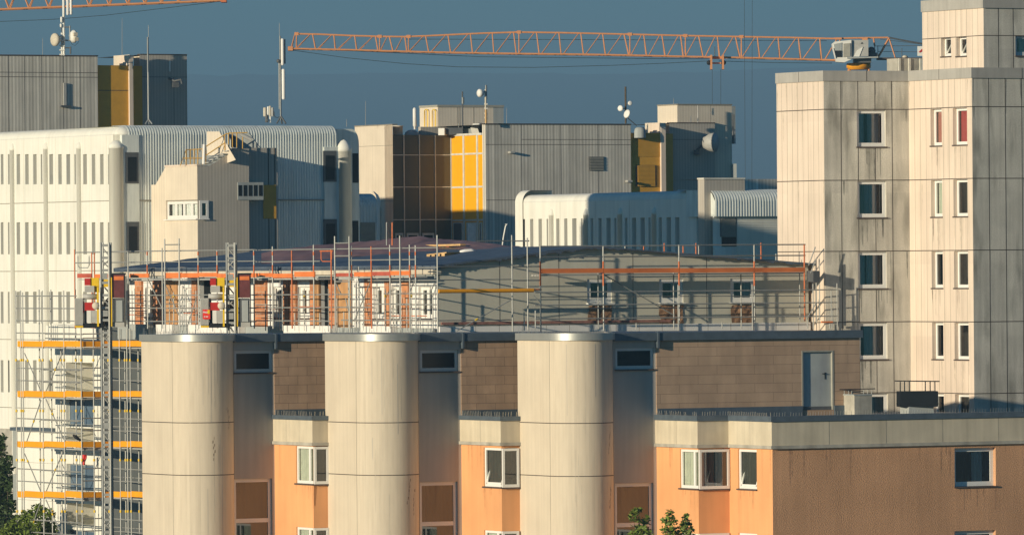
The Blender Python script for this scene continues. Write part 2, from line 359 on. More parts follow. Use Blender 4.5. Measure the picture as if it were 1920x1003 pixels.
# ------------------------------------------------------------------ front apartment building with three rounded piers
def front_building():
    T = empty('apartment_building', (*PL(800, 640, 256), 0), 'cream apartment building with three tall rounded piers, orange bay walls and brown tiled top', 'building')
    A0 = PL(265, 640, 253); zt = P(300, 640, 252).z; zcap = P(300, 627, 252).z
    units = [(265, 322.5, 437, 513, 609), (609, 667, 783.5, 863.5, 970), (970, 1030, 1148.5, 1229.5, 1611)]
    roof = []
    A = A0
    info = []
    for k, (x0, x1, x2, x3, x4) in enumerate(units):
        B = go(A, L2, x1, 640)
        lo, hi = .3, 5.
        for _ in range(40):
            r = (lo + hi) / 2
            arc = [B + L2 * r * math.sin(a) + D2 * r * (1 - math.cos(a)) for a in [R(155) * i / 30 for i in range(31)]]
            px = max(e.x / e.y for e in arc) * F + CX + (640 - CY) * sr
            lo, hi = (r, hi) if px < x2 else (lo, r)
        E = arc[-1]; S = E + D2 * .01
        C = go(S, D2, x3, 640); W = go(C, D2, x4, 640)
        info.append((A, B, arc, S, C, W))
        # pier
        nm = MB(); nm.strip([A, B], 0, zt); nm.strip(arc, 0, zt, 0, True)
        zz = [P(x1, y, B.y).z for y in ((792, 890), (792, 890), (793, 892))[k]]
        ring = [A, B] + arc[1:]
        for z in zz:
            o = offp(ring, .004); nm.strip(o, z - .014, z + .014, 1, True)
        f = Face(A, B); nm.fbox(f, f.w - .012, f.w + .012, 0, zt, -.01, .003, 2)
        cen = B + D2 * r
        for _ in range(22):
            a = R(random.uniform(38, 118)); n_ = -D2 * math.cos(a) + L2 * math.sin(a); q = cen + n_ * (r + .003); t_ = L2 * math.cos(a) + D2 * math.sin(a)
            za = random.choice([zt, zt, zz[0], zz[1]]) - random.uniform(0, 1.2); zb_ = za - random.uniform(.6, 3.2); hw = random.uniform(.003, .009)
            nm.face([(*(q - t_ * hw), zb_), (*(q + t_ * hw), zb_), (*(q + t_ * hw), za), (*(q - t_ * hw), za)], random.choice([3, 3, 3, 5]))
        for _ in range(2):
            a = R(random.uniform(85, 125)); z0_ = random.choice([zz[0], zz[1], zt - 2.2]); zc_ = z0_ - random.uniform(0, .5)
            for j in range(7):
                a += R(random.uniform(-3, 3)); n_ = -D2 * math.cos(a) + L2 * math.sin(a); q = cen + n_ * (r + .0035); t_ = L2 * math.cos(a) + D2 * math.sin(a); hw = random.uniform(.01, .035)
                nm.face([(*(q - t_ * hw), zc_ - .12), (*(q + t_ * hw * .6), zc_ - .10), (*(q + t_ * hw), zc_), (*(q - t_ * hw * .7), zc_ - .02)], 4); zc_ -= random.uniform(.08, .16)
        nm.build('stair_pier', ['cream', 'joint', 'joint2', 'fasboard', 'stain', 'recess'], T)
        # metal band on top
        cb = MB(); pts = [A, B] + arc[1:]
        o, i = offp(pts, .09), offp(pts, -.4)
        cb.strip(o[:2], zt, zcap, 0); cb.strip(o[1:], zt, zcap, 0, True)
        for a in range(len(pts) - 1):
            for z in (zt, zcap): cb.face([(*o[a], z), (*o[a + 1], z), (*i[a + 1], z), (*i[a], z)])
        cb.build('roof_edge', 'capmetal', T)
        # recess wall with windows
        fr = Face(S, C)
        yy = ((657, 698, 897), (656, 696, 903), (652, 692, 905))[k]; xx = ((437.5, 512), (786, 860), (1152, 1227))[k]
        window(T, fr, (xx[0] + 2, yy[0], xx[1] - 1, yy[1]), 'pvcgrey', rec=.06, fw=.10, pane='darkpane')
        lw = (xx[0] + 2, yy[2], xx[1] - 1, yy[2] + 206)
        wo = window(T, fr, lw, 'pvc', rec=.10, fw=.12, trans=(.62,), pane='tintglass', cur=[(.0, 1, 'cur_dark')] if k != 1 else [(0, .2, 'curtain'), (.2, 1, 'cur_dark')], tilt=(k == 1))
        wm = MB(); wm.wall(fr, 0, fr.w, 0, zt + .1); wm.build('recess_wall', ['recess', 'dark'], T)
        # tiled wall
        ft = Face(C + L2 * .03, W + L2 * .03)
        ztl = P(x3 + 20, 783, C.y).z - .1
        wm = MB(); d = []
        if k == 2:
            u0, u1, z0, z1 = ft.rect(1503, 657, 1563, 768); ft.holes.append((u0, u1, z0, z1, .10))
        wm.wall(ft, 0, ft.w, ztl, zt + .1, 0, 0, .3)
        wm.face([ft.pt(0, ztl), ft.pt(0, zt), ft.pt(0, zt, -.1), ft.pt(0, ztl, -.1)])
        if k == 2: wm.strip([ft.B, ft.B - L2 * 7], ztl - 1, zt + .1, 0)
        wm.build('tiled_wall', 'tileb' if k == 2 else 'tile', T)
        if k == 2:
            dm = MB(); dm.fbox(ft, u0 + .06, u1 - .06, z0 + .12, z1 - .05, -.12, -.085); dr = dm.build('door', 'door', T)
            hm = MB(); uh = u1 - .3; zh = z0 + (z1 - z0) * .60
            hm.fbox(ft, uh - .02, uh + .02, zh - .18, zh + .06, -.085, -.07); hm.fbox(ft, uh - .12, uh + .02, zh + .0, zh + .03, -.07, -.03); hm.build('handle', 'black', dr)
            fm = MB(); fm.fbox(ft, u0, u0 + .06, z0, z1, -.3, .012); fm.fbox(ft, u1 - .06, u1, z0, z1, -.3, .012); fm.fbox(ft, u0 + .06, u1 - .06, z1 - .05, z1, -.3, .01)
            fm.fbox(ft, u0 + .06, u1 - .06, z0, z0 + .12, -.3, -.05, 1)
            fm.build('door_frame', ['lou', 'dgrey'], T)
        # roof edge over recess and tile
        cb = MB(); cap_band(cb, [S, C, W + D2 * (.06 if k == 2 else 0)], zt - .04, zcap - .015, .16, .4)
        cb.fbox(Face(C, W), -.02, .05, zt - .3, zcap, 0, .2)
        cb.build('roof_edge', 'zinc', T)
        roof += [A, B] + arc[1:] + [C, W]
        # bays below
        if k < 2:
            xb = (587, 940)[k]; B1 = go(C, L2, xb, 820); B2 = go(B1, D2, x4 + 25, 820); segs = [C, B1, B2]
            back = [W + D2 * .8, C]
        else:
            B1 = go(C, L2, 1309, 820); B2 = go(B1, D2, 1367, 820); B3 = go(B2, L2, 1448, 820); B4 = go(B3, D2, 1975, 820); segs = [C, B1, B2, B3, B4]
            back = [B4 - L2 * 9, W - L2 * 2, W, C]
        yf = ((786, 830, 834), (787, 830, 834), (789, 836, 841))[k]
        zk = P(xb if k < 2 else 1448, yf[0], B1.y if k < 2 else B3.y).z; z2 = P(xb if k < 2 else 1448, yf[1], B1.y if k < 2 else B3.y).z
        z1_ = z2 - .10
        fs = [Face(a, b) for a, b in zip(segs, segs[1:])]
        if k == 0: wins = [(0, (555, 836, 587.5, 906), 'L'), (1, (587.5, 837, 615, 907), 'R'), (0, (556, 988, 587.5, 1060), 'L'), (1, (587.5, 989, 615, 1060), 'R')]
        elif k == 1: wins = [(0, (907, 839, 940.5, 912), 'T'), (1, (940.5, 840, 972, 913), 'R'), (0, (908, 994, 940.5, 1066), 'L'), (1, (940.5, 995, 972, 1066), 'R')]
        else: wins = [(0, (1275, 842, 1309.5, 915), 'L'), (1, (1309.5, 842, 1366, 916), 'C'), (2, (1384, 842, 1419, 916), 'T'), (3, (1790, 839, 1867, 911), 'B'),
                      (0, (1276, 999, 1309.5, 1072), 'L'), (1, (1309.5, 999, 1366, 1072), 'R'), (2, (1385, 999, 1420, 1072), 'L'), (3, (1790, 994, 1867, 1070), 'B')]
        for fi, r, kind in wins:
            kw = dict(rec=.05, fw=.085)
            if kind == 'L': kw.update(mull=(.72,), cur=[(0, 1, 'cur_green')])
            if kind == 'T': kw.update(tilt=True, cur=[(.0, 1, 'cur_dark')])
            if kind == 'R': kw.update(cur=[(.3, .9, 'cur_dark')], flat=True)
            if kind == 'C': kw.update(flat=True, cur=[(.05, .22, 'curtain'), (.25, .5, 'cur_pink'), (.55, .8, 'curtain')])
            if kind == 'B': kw.update(rec=.16, fw=.13, cur=[(0, .5, 'cur_dark'), (.5, .75, 'curtain'), (.75, 1, 'cur_dark')])
            window(T, fs[fi], r, **kw)
        for fi, f in enumerate(fs):
            wm = MB(); wm.wall(f, 0, f.w, 0, z1_, 0, 1, .6)
            big = k == 2 and fi == 3
            for h in f.holes:
                for _ in range(7):
                    u = random.uniform(h[0] - .03, h[1] + .03); wd = random.uniform(.008, .03); ln = random.uniform(.2, .9)
                    wm.face([f.pt(u - wd, h[2] - .06, .003), f.pt(u + wd, h[2] - .06, .003), f.pt(u + wd * .4, h[2] - ln, .003), f.pt(u - wd * .4, h[2] - ln, .003)], 2)
            for _ in range(14 if big else 4):
                u = random.uniform(.05, f.w - .05); wd = random.uniform(.01, .05); ln = random.uniform(.3, 1.4)
                if any(h[0] - .1 < u < h[1] + .1 for h in f.holes): continue
                wm.face([f.pt(u - wd, z1_, .003), f.pt(u + wd, z1_, .003), f.pt(u + wd * .3, z1_ - ln, .003), f.pt(u - wd * .3, z1_ - ln * .8, .003)], 2)
            wm.build('bay_wall', ['rough_orange' if big else 'orange', 'dark', 'bstain' if big else 'ostain'], T)
        fb = MB(); fp = offp(segs, .05)
        fb.strip(fp, z2, zk - .02, 0)
        for f in [Face(a, b) for a, b in zip(fp, fp[1:])]:
            n = max(1, round(f.w / 1.25))
            if f.w > 5: n = max(1, round(f.w / 2.4))
            for i in range(1, n + (1 if f.w < 5 else 1)):
                u = f.w * i / n
                if u < f.w - .05: fb.fbox(f, u - .008, u + .008, z2, zk - .02, -.01, .003, 1)
        fb.build('fascia', ['fascia', 'joint2'], T)
        db = MB(); cap_band(db, segs, z1_, z2 + .012, .10, .2); db.build('drip_edge', 'conc', T)
        cb = MB(); cap_band(cb, segs, zk - .03, zk + (.16 if k == 2 else .12), .10, .3); cb.build('coping', 'zinc', T)
        dk = MB(); dk.slab(segs + back, zk + .02); dk.build('terrace_roof', 'zinc', T)
        # upstand at foot of tile wall
        us = MB(); us.fbox(ft, .02, ft.w - .02, zk + .02, zk + .30, .012, .06)
        if k != 2: us.build('upstand', 'zinc', T)
        else:
            us = MB(); us.fbox(ft, .02, u0, zk + .02, zk + .36, .012, .06); us.fbox(ft, u1, ft.w, zk + .02, zk + .36, .012, .06); us.build('upstand', 'zinc', T)
        # bird spikes: one strip per straight edge
        for f, dens in zip(fs, (.12, .10, .12, .11)):
            sp = MB(); n = int(f.w / dens)
            for i in range(n):
                if random.random() < .1 or (f.w > 5 and noise.noise(Vector((i * .03, 1, 2))) < -.25): continue
                u = f.w * (i + .5) / n + random.uniform(-.01, .01); hh = random.uniform(.15, .19)
                a = f.pt(u, zk + .12, .02); b = f.pt(u + random.uniform(-.006, .006), zk + .12 + hh, .04)
                x = Vector((f.u.x, f.u.y, 0)) * .010
                sp.face([a - x, a + x, b + x * .7, b - x * .7])
            sp.build('bird_spikes', 'spike', T)['kind'] = 'stuff'
        if k < 2: A = PL(x4, 640, W.y - 3.3)
    # main roof and hidden rear
    pts = roof + [info[2][5] - L2 * 7, Vector((info[0][0].x + 2, 261.5)), Vector((info[0][0].x, 260))]
    rf = MB(); rf.slab(pts, zcap - .06); rf.strip(pts[-4:] + [pts[0]], 0, zcap - .06); rf.build('roof', 'zinc', T)
    # piers' rear corner edges (between the tiled wall and the next pier)
    jm = MB()
    for k in (0, 1): jm.strip([info[k][5], info[k][5] + D2 * 3.5, info[k + 1][3]], 0, zcap - .02)
    jm.build('rear_wall', 'recess', T)
    # spikes on the main roof edge
    for k in range(3):
        pts = [info[k][0], info[k][1]] + info[k][2][1:]
        o = offp(pts, -.02); sp = MB()
        for a, b in zip(o, o[1:]):
            n = max(1, int((b - a).length / .07))
            for i in range(n):
                if random.random() < .3: continue
                q = a.lerp(b, (i + .5) / n); hh = random.uniform(.12, .26); x = Vector((D2.x, D2.y, 0)) * .007
                p0 = Vector((*q, zcap)); p1 = p0 + Vector((random.uniform(-.05, .05), random.uniform(-.05, .05), hh))
                sp.face([p0 - x, p0 + x, p1 + x * .6, p1 - x * .6])
        sp.build('bird_spikes', 'spike', T)['kind'] = 'stuff'
    return T, info, zcap, segs, zk
FB, FINFO, ZCAP, LOWSEG, ZDECK = front_building()

def roof_things():
    # black cowl and pale duct on the low roof
    Y = 250
    c = P(1720, 745, Y); s = Y / F
    t = empty('chimney_cowl', (c.x, c.y, ZDECK), 'broad black chimney cowl with a row of bars on top behind the right roof edge', 'chimney')
    z0, z1 = P(1720, 762, Y).z, P(1720, 733, Y).z
    m = MB(); m.box((c.x - .02, Y, (ZDECK + z0) / 2), 50 * s, .8, z0 - ZDECK + .02, 0, R(20)); m.build('base', 'bluegrey', t)
    m = MB(); m.box((c.x, Y, (z0 + z1) / 2), 72 * s, 1.0, z1 - z0, 0, R(4)); m.box((c.x, Y, z0 + .11), 73 * s, 1.03, .03, 0, R(4)); m.build('hood', 'black', t)
    for px in (1687, 1695, 1704, 1734, 1743, 1752):
        p = P(px, 715, Y); m = MB(); m.tube((p.x, Y - .3, z1), (p.x, Y - .3, p.z), .02); m.build('bar', 'black', t)
    m = MB(); a, b = P(1677, 713.5, Y), P(1761, 714.5, Y); a.y = b.y = Y - .3; m.tube(a, b, .02); m.build('top_rail', 'black', t)
    Y = 249.6; c = P(1608, 755, Y); s = Y / F
    t = empty('ventilation_duct', (c.x, c.y, ZDECK), 'streaked pale box duct with thin rails on top beside the grey door', 'duct')
    zt = P(1605, 740.5, Y).z
    A = PL(1582, 745, Y); f1 = Face(A, go(A, L2, 1602, 745)); f2 = Face(f1.B, go(f1.B, D2, 1635, 745))
    m = MB(); q = [f1.A, f1.B, f2.B, f2.B - L2 * f1.w]; m.prism(q, ZDECK, zt); m.build('casing', M['conc'], t)
    m = MB(); o = offp(q[:3], .03); cap_band(m, q[:3], zt, zt + .04, .03, .3); m.build('lid', 'bluegrey', t)
    for a, b in (((1574, 730), (1641, 728.5)), ((1574, 730), (1620, 733))):
        m = MB(); m.tube(P(*a, Y - .2), P(*b, Y), .016); m.build('rail', 'black', t)
    for px in (1583, 1591, 1597, 1619, 1627, 1634):
        m = MB(); p = P(px, 731, Y - .1); m.tube((p.x, p.y, zt), p, .012); m.build('bar', 'steel', t)
roof_things()
# ------------------------------------------------------------------ white and grey residential tower
def tower():
    T = empty('apartment_tower', (*PL(1650, 500, 272), 0), 'tall apartment tower with sunlit white ribbed faces and stained grey aggregate panels', 'building')
    A = PL(1458, 450, 273.9); B = go(A, L2, 1546.5, 450); C = go(B, Vector((math.cos(R(21)), math.sin(R(21)))), 1706, 450); E = go(C, L2, 1824.5, 450); G = go(E, D2, 2010, 450)
    f = [Face(A, B), Face(B, C), Face(C, E), Face(E, G)]
    rows = [206, 339, 472, 605, 738, 871, 1004]
    zr = [P(1546, y - .5, B.y).z for y in rows]; zc0 = P(1546, 152.5, B.y).z; zc1 = P(1546, 133, B.y).z
    dz = zr[0] - zr[1]
    csx = [[(.0, .45, 'cur_dark'), (.45, .8, 'curtain')], [(.1, .35, 'cur_green'), (.4, .75, 'curtain')], [(.12, .35, 'curtain'), (.4, .72, 'curtain'), (.8, .97, 'cur_dark')], [(.3, .68, 'curtain')], [(0, .6, 'curtain'), (.6, .95, 'cur_dark')]]
    cs = [[(0, .3, 'curtain'), (.42, .8, 'curtain')], [(0, .3, 'cur_green'), (.3, .72, 'curtain'), (.86, 1, 'cur_dark')], [(.02, .3, 'curtain'), (.36, .75, 'curtain')], [(.25, .7, 'curtain'), (.7, .8, 'cur_green')], [(0, .55, 'curtain'), (.55, .9, 'cur_green')]]
    for i, z in enumerate(zr[:6]):
        u0, u1, _, _ = f[1].rect(1608, 400, 1662, 401); h = dz * .525
        window(T, f[1], (u0, u1, z - h, z - .03), 'pvc', rec=.09, fw=.12, cur=cs[i % 5], px=False)
        for (x0, x1, cc) in ((1746, 1767, ('cur_pink', 'cur_green', 'cur_dark', 'cur_dark', 'cur_dark', 'cur_dark')[i]), (1788, 1814.5, ('cur_red', 'cur_dark', 'cur_dark', 'cur_dark', 'cur_dark', 'cur_dark')[i])):
            u0, u1, _, _ = f[2].rect(x0, 400, x1, 401)
            window(T, f[2], (u0, u1, z - h, z - .03), 'pvc', rec=.17, fw=.10, cur=[(.15, .8, cc)] if cc != 'cur_dark' else [(.5, 1, cc)], px=False, sillw=.03)
    for k, ff in enumerate(f):
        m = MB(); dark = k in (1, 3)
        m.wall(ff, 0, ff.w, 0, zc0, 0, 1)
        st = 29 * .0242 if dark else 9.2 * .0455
        n = round(ff.w / (.70 if dark else .41))
        H = ff.holes
        def clear(u, za, zb):   # pieces of a vertical joint outside the windows
            cuts = sorted([(h[2], h[3]) for h in H if h[0] - .02 < u < h[1] + .02]); out = []; z = za
            for c0, c1 in cuts:
                if c0 - .06 > z: out.append((z, c0 - .06))
                z = max(z, c1)
            if z < zb: out.append((z, zb))
            return out
        for i in range(1, n):
            u = ff.w * i / n
            for za, zb in clear(u, 0, zc0):
                m.fbox(ff, u - (.014 if dark else .008), u + (.014 if dark else .008), za, zb, -.01, .003, 2 if dark else 3)
        for z in zr: m.fbox(ff, 0, ff.w, z - .016, z + .016, -.01, .005, 2)
        for h in ff.holes:
            for _ in range(6):
                u = random.uniform(h[0] - .05, h[1] + .05); wd = random.uniform(.01, .05); ln = random.uniform(.25, 1.3)
                m.face([ff.pt(u - wd, h[2] - .07, .0025), ff.pt(u + wd, h[2] - .07, .0025), ff.pt(u + wd * .5, h[2] - ln, .0025), ff.pt(u - wd * .4, h[2] - ln * .9, .0025)], 5 if dark else 4)
        for i in range(n + 1):
            for za in (zc0, zr[0], zr[1], zr[2]):
                if random.random() < (.75 if za == zc0 else .4) * (1 if dark else .45):
                    u = min(max(ff.w * i / n + random.uniform(-.12, .12), .06), ff.w - .06); wd = random.uniform(.015, .05); ln = random.uniform(.3, 1.5)
                    if any(h[0] - .1 < u < h[1] + .1 and za - ln < h[3] and za > h[2] for h in ff.holes): continue
                    m.face([ff.pt(u - wd, za - .02, .0022), ff.pt(u + wd, za - .02, .0022), ff.pt(u + wd * .3, za - ln, .0022), ff.pt(u - wd * .3, za - ln * .85, .0022)], 5 if dark else 4)
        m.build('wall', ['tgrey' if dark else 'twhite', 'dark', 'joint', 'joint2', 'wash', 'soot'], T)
    cp = MB(); pts = [A, B, C, E, G]; cap_band(cp, pts, zc0 + .0, zc1, .05, .5, 0)
    for ff in f:
        o = ff.off(.05); n = max(1, round(ff.w / 1.9))
        for i in range(1, n): cp.fbox(o, ff.w * i / n - .012, ff.w * i / n + .012, zc0, zc1, -.01, .004, 1)
    cp.build('parapet_cap', ['tcap', 'joint'], T)
    rb = [G + Vector((0, 12)), A * (1 + 12 / A.y) + D2 * .1]
    m = MB(); m.slab(pts + rb, zc1 - .2); m.strip(rb + [A], 0, zc1 - .2); m.build('roof', 'zinc', T)
    # set-back upper storey
    A = PL(1729.5, 90, 275.4); B = go(A, L2, 1844.5, 90); C = go(B, D2, 2010, 90); zb = zc1 - .3
    z0 = P(1844, 15.5, B.y).z; z1 = P(1844, -6, B.y).z; zj = P(1844, 67, B.y).z
    f = [Face(A, B), Face(B, C)]
    for r in ((1764.5, 70.5, 1783, 106), (1793, 70, 1812, 105.5)): window(T, f[0], r, 'pvc', rec=.18, fw=.08, tilt=True, cur=[(.4, 1, 'cur_dark')], sillw=.03)
    window(T, f[1], (1904, 67, 1960, 105), 'pvcgrey', rec=.1, fw=.12, cur=[(.2, .6, 'curtain')])
    for k, ff in enumerate(f):
        m = MB(); m.wall(ff, 0, ff.w, zb, z0); n = round(ff.w / (.70 if k else .41))
        for i in range(1, n):
            u = ff.w * i / n; w_ = .014 if k else .008
            cuts = [h for h in ff.holes if h[0] - .02 < u < h[1] + .02]
            for za, zb_ in ([(zb, cuts[0][2] - .06), (cuts[0][3], z0)] if cuts else [(zb, z0)]): m.fbox(ff, u - w_, u + w_, za, zb_, -.01, .003, 2 if k else 3)
        m.fbox(ff, 0, ff.w, zj - .014, zj + .014, -.01, .005, 2)
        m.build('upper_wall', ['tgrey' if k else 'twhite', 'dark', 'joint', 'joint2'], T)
    m = MB(); cap_band(m, [A, B, C], z0, z1, .06, .5); m.build('upper_cap', 'tcap', T)
    m = MB(); q = [A, B, C, C + Vector((0, 6)), A * (1 + 6 / A.y) + D2 * .1]; m.slab(q, z1 - .2); m.strip(q[2:] + [A], zb, z1 - .2); m.build('upper_roof', 'zinc', T)
    # rooftop vent housing
    A = PL(1663, 120, 275.9); B = go(A, L2, 1683, 120); C = go(B, D2, 1727, 120); zt = P(1683, 110, B.y).z
    m = MB(); m.prism([A, B, C, C - L2 * 1.2, A + D2 * .1], zc1 - .25, zt, 0); ff = Face(B, C)
    for u in (.02, ff.w * .45, ff.w * .93): m.fbox(ff, u, u + .09, zc1 - .2, zt, 0, .05, 1)
    m.build('vent_housing', ['conc', 'mull'], T)
tower()

# ------------------------------------------------------------------ building under renovation
def renovated():
    T = empty('renovated_building', (*PL(820, 560, 266), 0), 'building in renovation with bare orange brick, white insulation boards and a grey gable wall', 'building')
    K = PL(821, 560, 264); A = go(K, -L2, 243, 560); Z = go(K, D2, 1516, 560)
    fL, fD = Face(A, K), Face(K, Z)
    zb = ZCAP - .5; ze = P(821, 499, K.y).z; zfas = P(821, 514, K.y).z
    def u(px): return fL.uz(px, 560)[0]
    zB, zT = P(821, 614, K.y).z - .1, zfas
    # windows in the sunlit side
    for x0, x1, mu in ((273, 289, ()), (512, 537, (.5,)), (559, 584, (.5,)), (700, 725, (.5,)), (734, 756, (.5,)), (785, 810, (.5,))):
        xm = (x0 + x1) / 2; ym = 560
        u0, u1 = u(x0), u(x1); z1 = P(821, 537, K.y).z; z0 = P(821, 598, K.y).z
        window(T, fL, (u0, u1, z0, z1), 'pvc', rec=.12, fw=.14, mull=mu, px=False, cur=[(0, 1, 'cur_dark')])
    u0, u1 = u(600), u(618); fL.holes.append((u0, u1, zB + .1, zT - .15, .2))
    u0, u1 = u(374), u(396); fL.holes.append((u0, u1, zB + .1, zT - .15, .2))
    m = MB(); m.wall(fL, 0, fL.w, zb, ze, 0, 1, 1.2); m.build('insulated_wall', ['foam', 'dark'], T)
    for x0, x1 in ((257, 269), (290, 304), (364, 372), (480, 502), (535, 545), (547, 558), (585, 592), (620, 632), (688, 698), (725, 733), (757, 769)):
        m = MB(); m.fbox(fL, u(x0), u(x1), zB, zT - .1, -.05, .10); m.build('brick_pier', 'brick', T)
    for x0, x1 in ((311, 334), (592, 600), (634, 661)):
        m = MB(); m.fbox(fL, u(x0), u(x1), zB, zT - .12, -.05, .06); m.build('plywood_panel', 'ply', T)
    for x0, x1 in ((345, 364), (670, 688)):
        for i in range(4):
            za, zc_ = zB + (zT - zB) * i / 4 + .03, zB + (zT - zB) * (i + 1) / 4 - .02
            if x0 == 670 and i == 2: continue
            m = MB(); m.fbox(fL, u(x0), u(x1), za, zc_, -.05, .14); m.build('insulation_board', 'foam', T)
    m = MB(); m.fbox(fL, 0, fL.w + .1, zT, ze - .03, -.1, .25)
    m.build('eaves_board', 'fasboard', T)
    m = MB(); m.fbox(fL, 0, fL.w, zT - .2, zT - .003, -.1, .12); m.build('lintel', 'bluegrey', T)
    # insulation upstands at the foot
    us = [(243, 300, 0), (315, 345, 1), (375, 470, 1), (555, 642, 1), (700, 756, 1)]
    for x0, x1, c in us:
        m = MB(); m.fbox(fL, u(x0), u(x1), zb, P(821, 612, K.y).z + .0, .25, .55); m.build('upstand_block', 'foam' if c else 'bluegrey', T)
    m = MB(); m.fbox(fL, 0, fL.w, zb, P(821, 615, K.y).z, .14, .24); m.build('upstand', 'bluegrey', T)
    # grey gable wall
    for r in ((1101, 523, 1147, 568), (1236, 523, 1281, 568), (1369.5, 522, 1415, 567)):
        window(T, fD, r, 'pvc', rec=.03, fw=.16, cur=[(.1, .45, 'cur_dark'), (.55, .9, 'curtain')], sill='pvc', sillw=.16)
    gb = P(1105, 612, fD.hit(1105, 560).y).z - .15
    pk = fD.uz(1105, 464)
    m = MB(); zw = ze - .05
    m.wall(fD, 0, fD.w, zb, zw, 0, 1)
    m.face([fD.pt(0, zw), fD.pt(fD.w, zw), fD.pt(fD.w, ze), fD.pt(pk[0], pk[1]), fD.pt(0, ze)])
    for px in (937, 1048, 1187, 1325):
        uu = fD.uz(px, 560)[0]; zt = ze + (pk[1] - ze) * (uu / pk[0] if uu < pk[0] else (fD.w - uu) / (fD.w - pk[0])) - .1
        m.fbox(fD, uu - .01, uu + .01, zb, zt, -.01, .004, 2)
    m.strip([Z, Z - L2 * 14], zb, ze)
    m.build('gable_wall', ['greyrender', 'dark', 'joint'], T)
    for r in ((1102, 573, 1146, 606), (1236, 572, 1280, 606), (1370, 572, 1410, 605)):
        u0, u1, z0, z1 = fD.rect(*r); mm = MB(); n = 6
        rows = []
        for j in range(5):
            rows.append([fD.pt(u0 + (u1 - u0) * i / n + (random.uniform(-.05, .05) if i in (0, n) else 0), z0 + (z1 - z0) * j / 4, .02 + random.uniform(0, .04)) for i in range(n + 1)])
        mm.grid(rows, 0, False); mm.build('broken_patch', 'rubble', T)
    m = MB(); m.fbox(fD, .0, fD.w, zb, P(1100, 609, K.y + 3).z, .02, .14); m.build('upstand', 'foam', T)
    m = MB(); m.fbox(fD, .1, fD.w * .62, P(900, 609, K.y + 1).z + .02, P(900, 604, K.y + 1).z + .02, .03, .10); m.build('base_strip', 'basestrip', T)
    # roof: two slopes running back along the sunlit side
    depth = fL.w + 1.0
    def up(t, k, lift=0):   # t across gable 0..1 peak, k back 0..1
        q = fD.pt(pk[0] * t - .25 * (1 - t), 0).xy - L2 * (depth * k) + L2 * (.3 if k == 0 else 0)
        return Vector((q.x, q.y, ze + .03 + (pk[1] - ze + .03) * t + lift))
    m = MB(); rows = []
    for j in range(9):
        rows.append([up(j / 8, k / 40, .03 * noise.noise(Vector((j * .9, k * .7, 1)))) for k in range(41)])
    m.grid(rows, 0, False)
    q = lambda t, k: Vector((*(fD.pt(pk[0] + (fD.w - pk[0] + .3) * t, 0).xy - L2 * (depth * k) + L2 * (.3 if k == 0 else 0)), pk[1] + .06 - (pk[1] - ze + .08) * t))
    m.grid([[q(0, 0), q(0, 1)], [q(1, 0), q(1, 1)]], 0, False)
    for a, b in (((0, 0), (1, 0)),):
        pass
    # ragged verge along both gable edges
    n = 60
    for i in range(n):
        t0, t1 = i / n, (i + 1) / n; dr = .06 + .10 * abs(noise.noise(Vector((i * .35, 4, 4)))) + (.05 if random.random() < .3 else 0)
        a, b = up(t0, 0), up(t1, 0); m.face([a, b, b - Vector((0, 0, dr)), a - Vector((0, 0, dr))])
        a, b = q(t0, 0), q(t1, 0); dr *= .8; m.face([a, b, b - Vector((0, 0, dr)), a - Vector((0, 0, dr))])
    a, b = up(0, 0), up(0, 1); m.face([a, b, b - Vector((0, 0, .16)), a - Vector((0, 0, .16))])
    m.build('roof', 'memb', T)
    # lower storeys seen behind the scaffold at left
    A2 = go(K, -L2, 104, 800); B2 = go(K, -L2, 190, 800); C2 = go(B2, D2, 300, 800)
    f1, f2 = Face(A2, B2), Face(B2, C2); zt = P(150, 612, f1.B.y + 2).z; Yb = B2.y
    for y0, y1, gl in ((680, 736, 0), (746, 799, 1), (803, 833, 0), (871, 923, 1), (936, 985, 0), (995, 1050, 1)):
        u0, u1 = f1.uz(124, 800)[0], f1.uz(177, 800)[0]; za, zb_ = P(150, y1, Yb + 1).z, P(150, y0, Yb + 1).z
        if gl: window(T, f1, (u0, u1, za, zb_), 'bluegrey', rec=.15, fw=.05, mull=(.5,), px=False, pane='bluepane', sill=None)
        else: f1.holes.append((u0, u1, za, zb_, 1.3))
    m = MB(); m.wall(f1, 0, f1.w, 0, zt, 0, 2, 1.6); m.wall(f2, 0, f2.w, 0, zt, 1, 2)
    for y in (642, 740, 840, 935):
        z = P(110, y, A2.y).z; m.fbox(f1, -.02, f1.w, z - .12, z + .1, 0, .05, 0)
    bk = [C2, C2 - L2 * 8, A2 * (1 + 8 / A2.y) + D2 * .2, A2]; m.strip(bk, 0, zt, 0); m.slab([A2, B2, C2] + bk[1:3], zt, 0)
    # parapet slab
    z0_, z1_ = P(150, 640, Yb).z, P(150, 611, Yb).z
    m.fbox(f1, -.5, f1.w, z0_, z1_, -.3, .18, 0)
    m.build('lower_wall', ['white', 'bluegrey', 'greyrender'], T)
    # annex further left
    A3 = PL(33, 880, A2.y + 4.5); B3 = go(A3, L2, 106, 880); f3 = Face(A3, B3); z3 = P(70, 806, A3.y).z
    N = empty('low_annex', (*A3, 0), 'plain white flat roofed annex behind the lower left scaffold', 'building')
    m = MB(); m.wall(f3, 0, f3.w, 0, z3); q3 = A3 * (1 + 4 / A3.y) + D2 * .1; m.strip([B3, B3 + D2 * 4, q3, A3], 0, z3); 
    seams(m, f3, [], [P(70, y, A3.y).z for y in (830, 865, 900, 935)], 0, f3.w, 0, z3, 1, .012)
    m.build('wall', ['white', 'joint2'], N)
    m = MB(); m.slab([A3, B3, B3 + D2 * 4, q3], z3 + .02); cap_band(m, [A3 - D2 * .2, B3], z3, z3 + .14, .15, .4); m.build('roof', 'zinc', N)
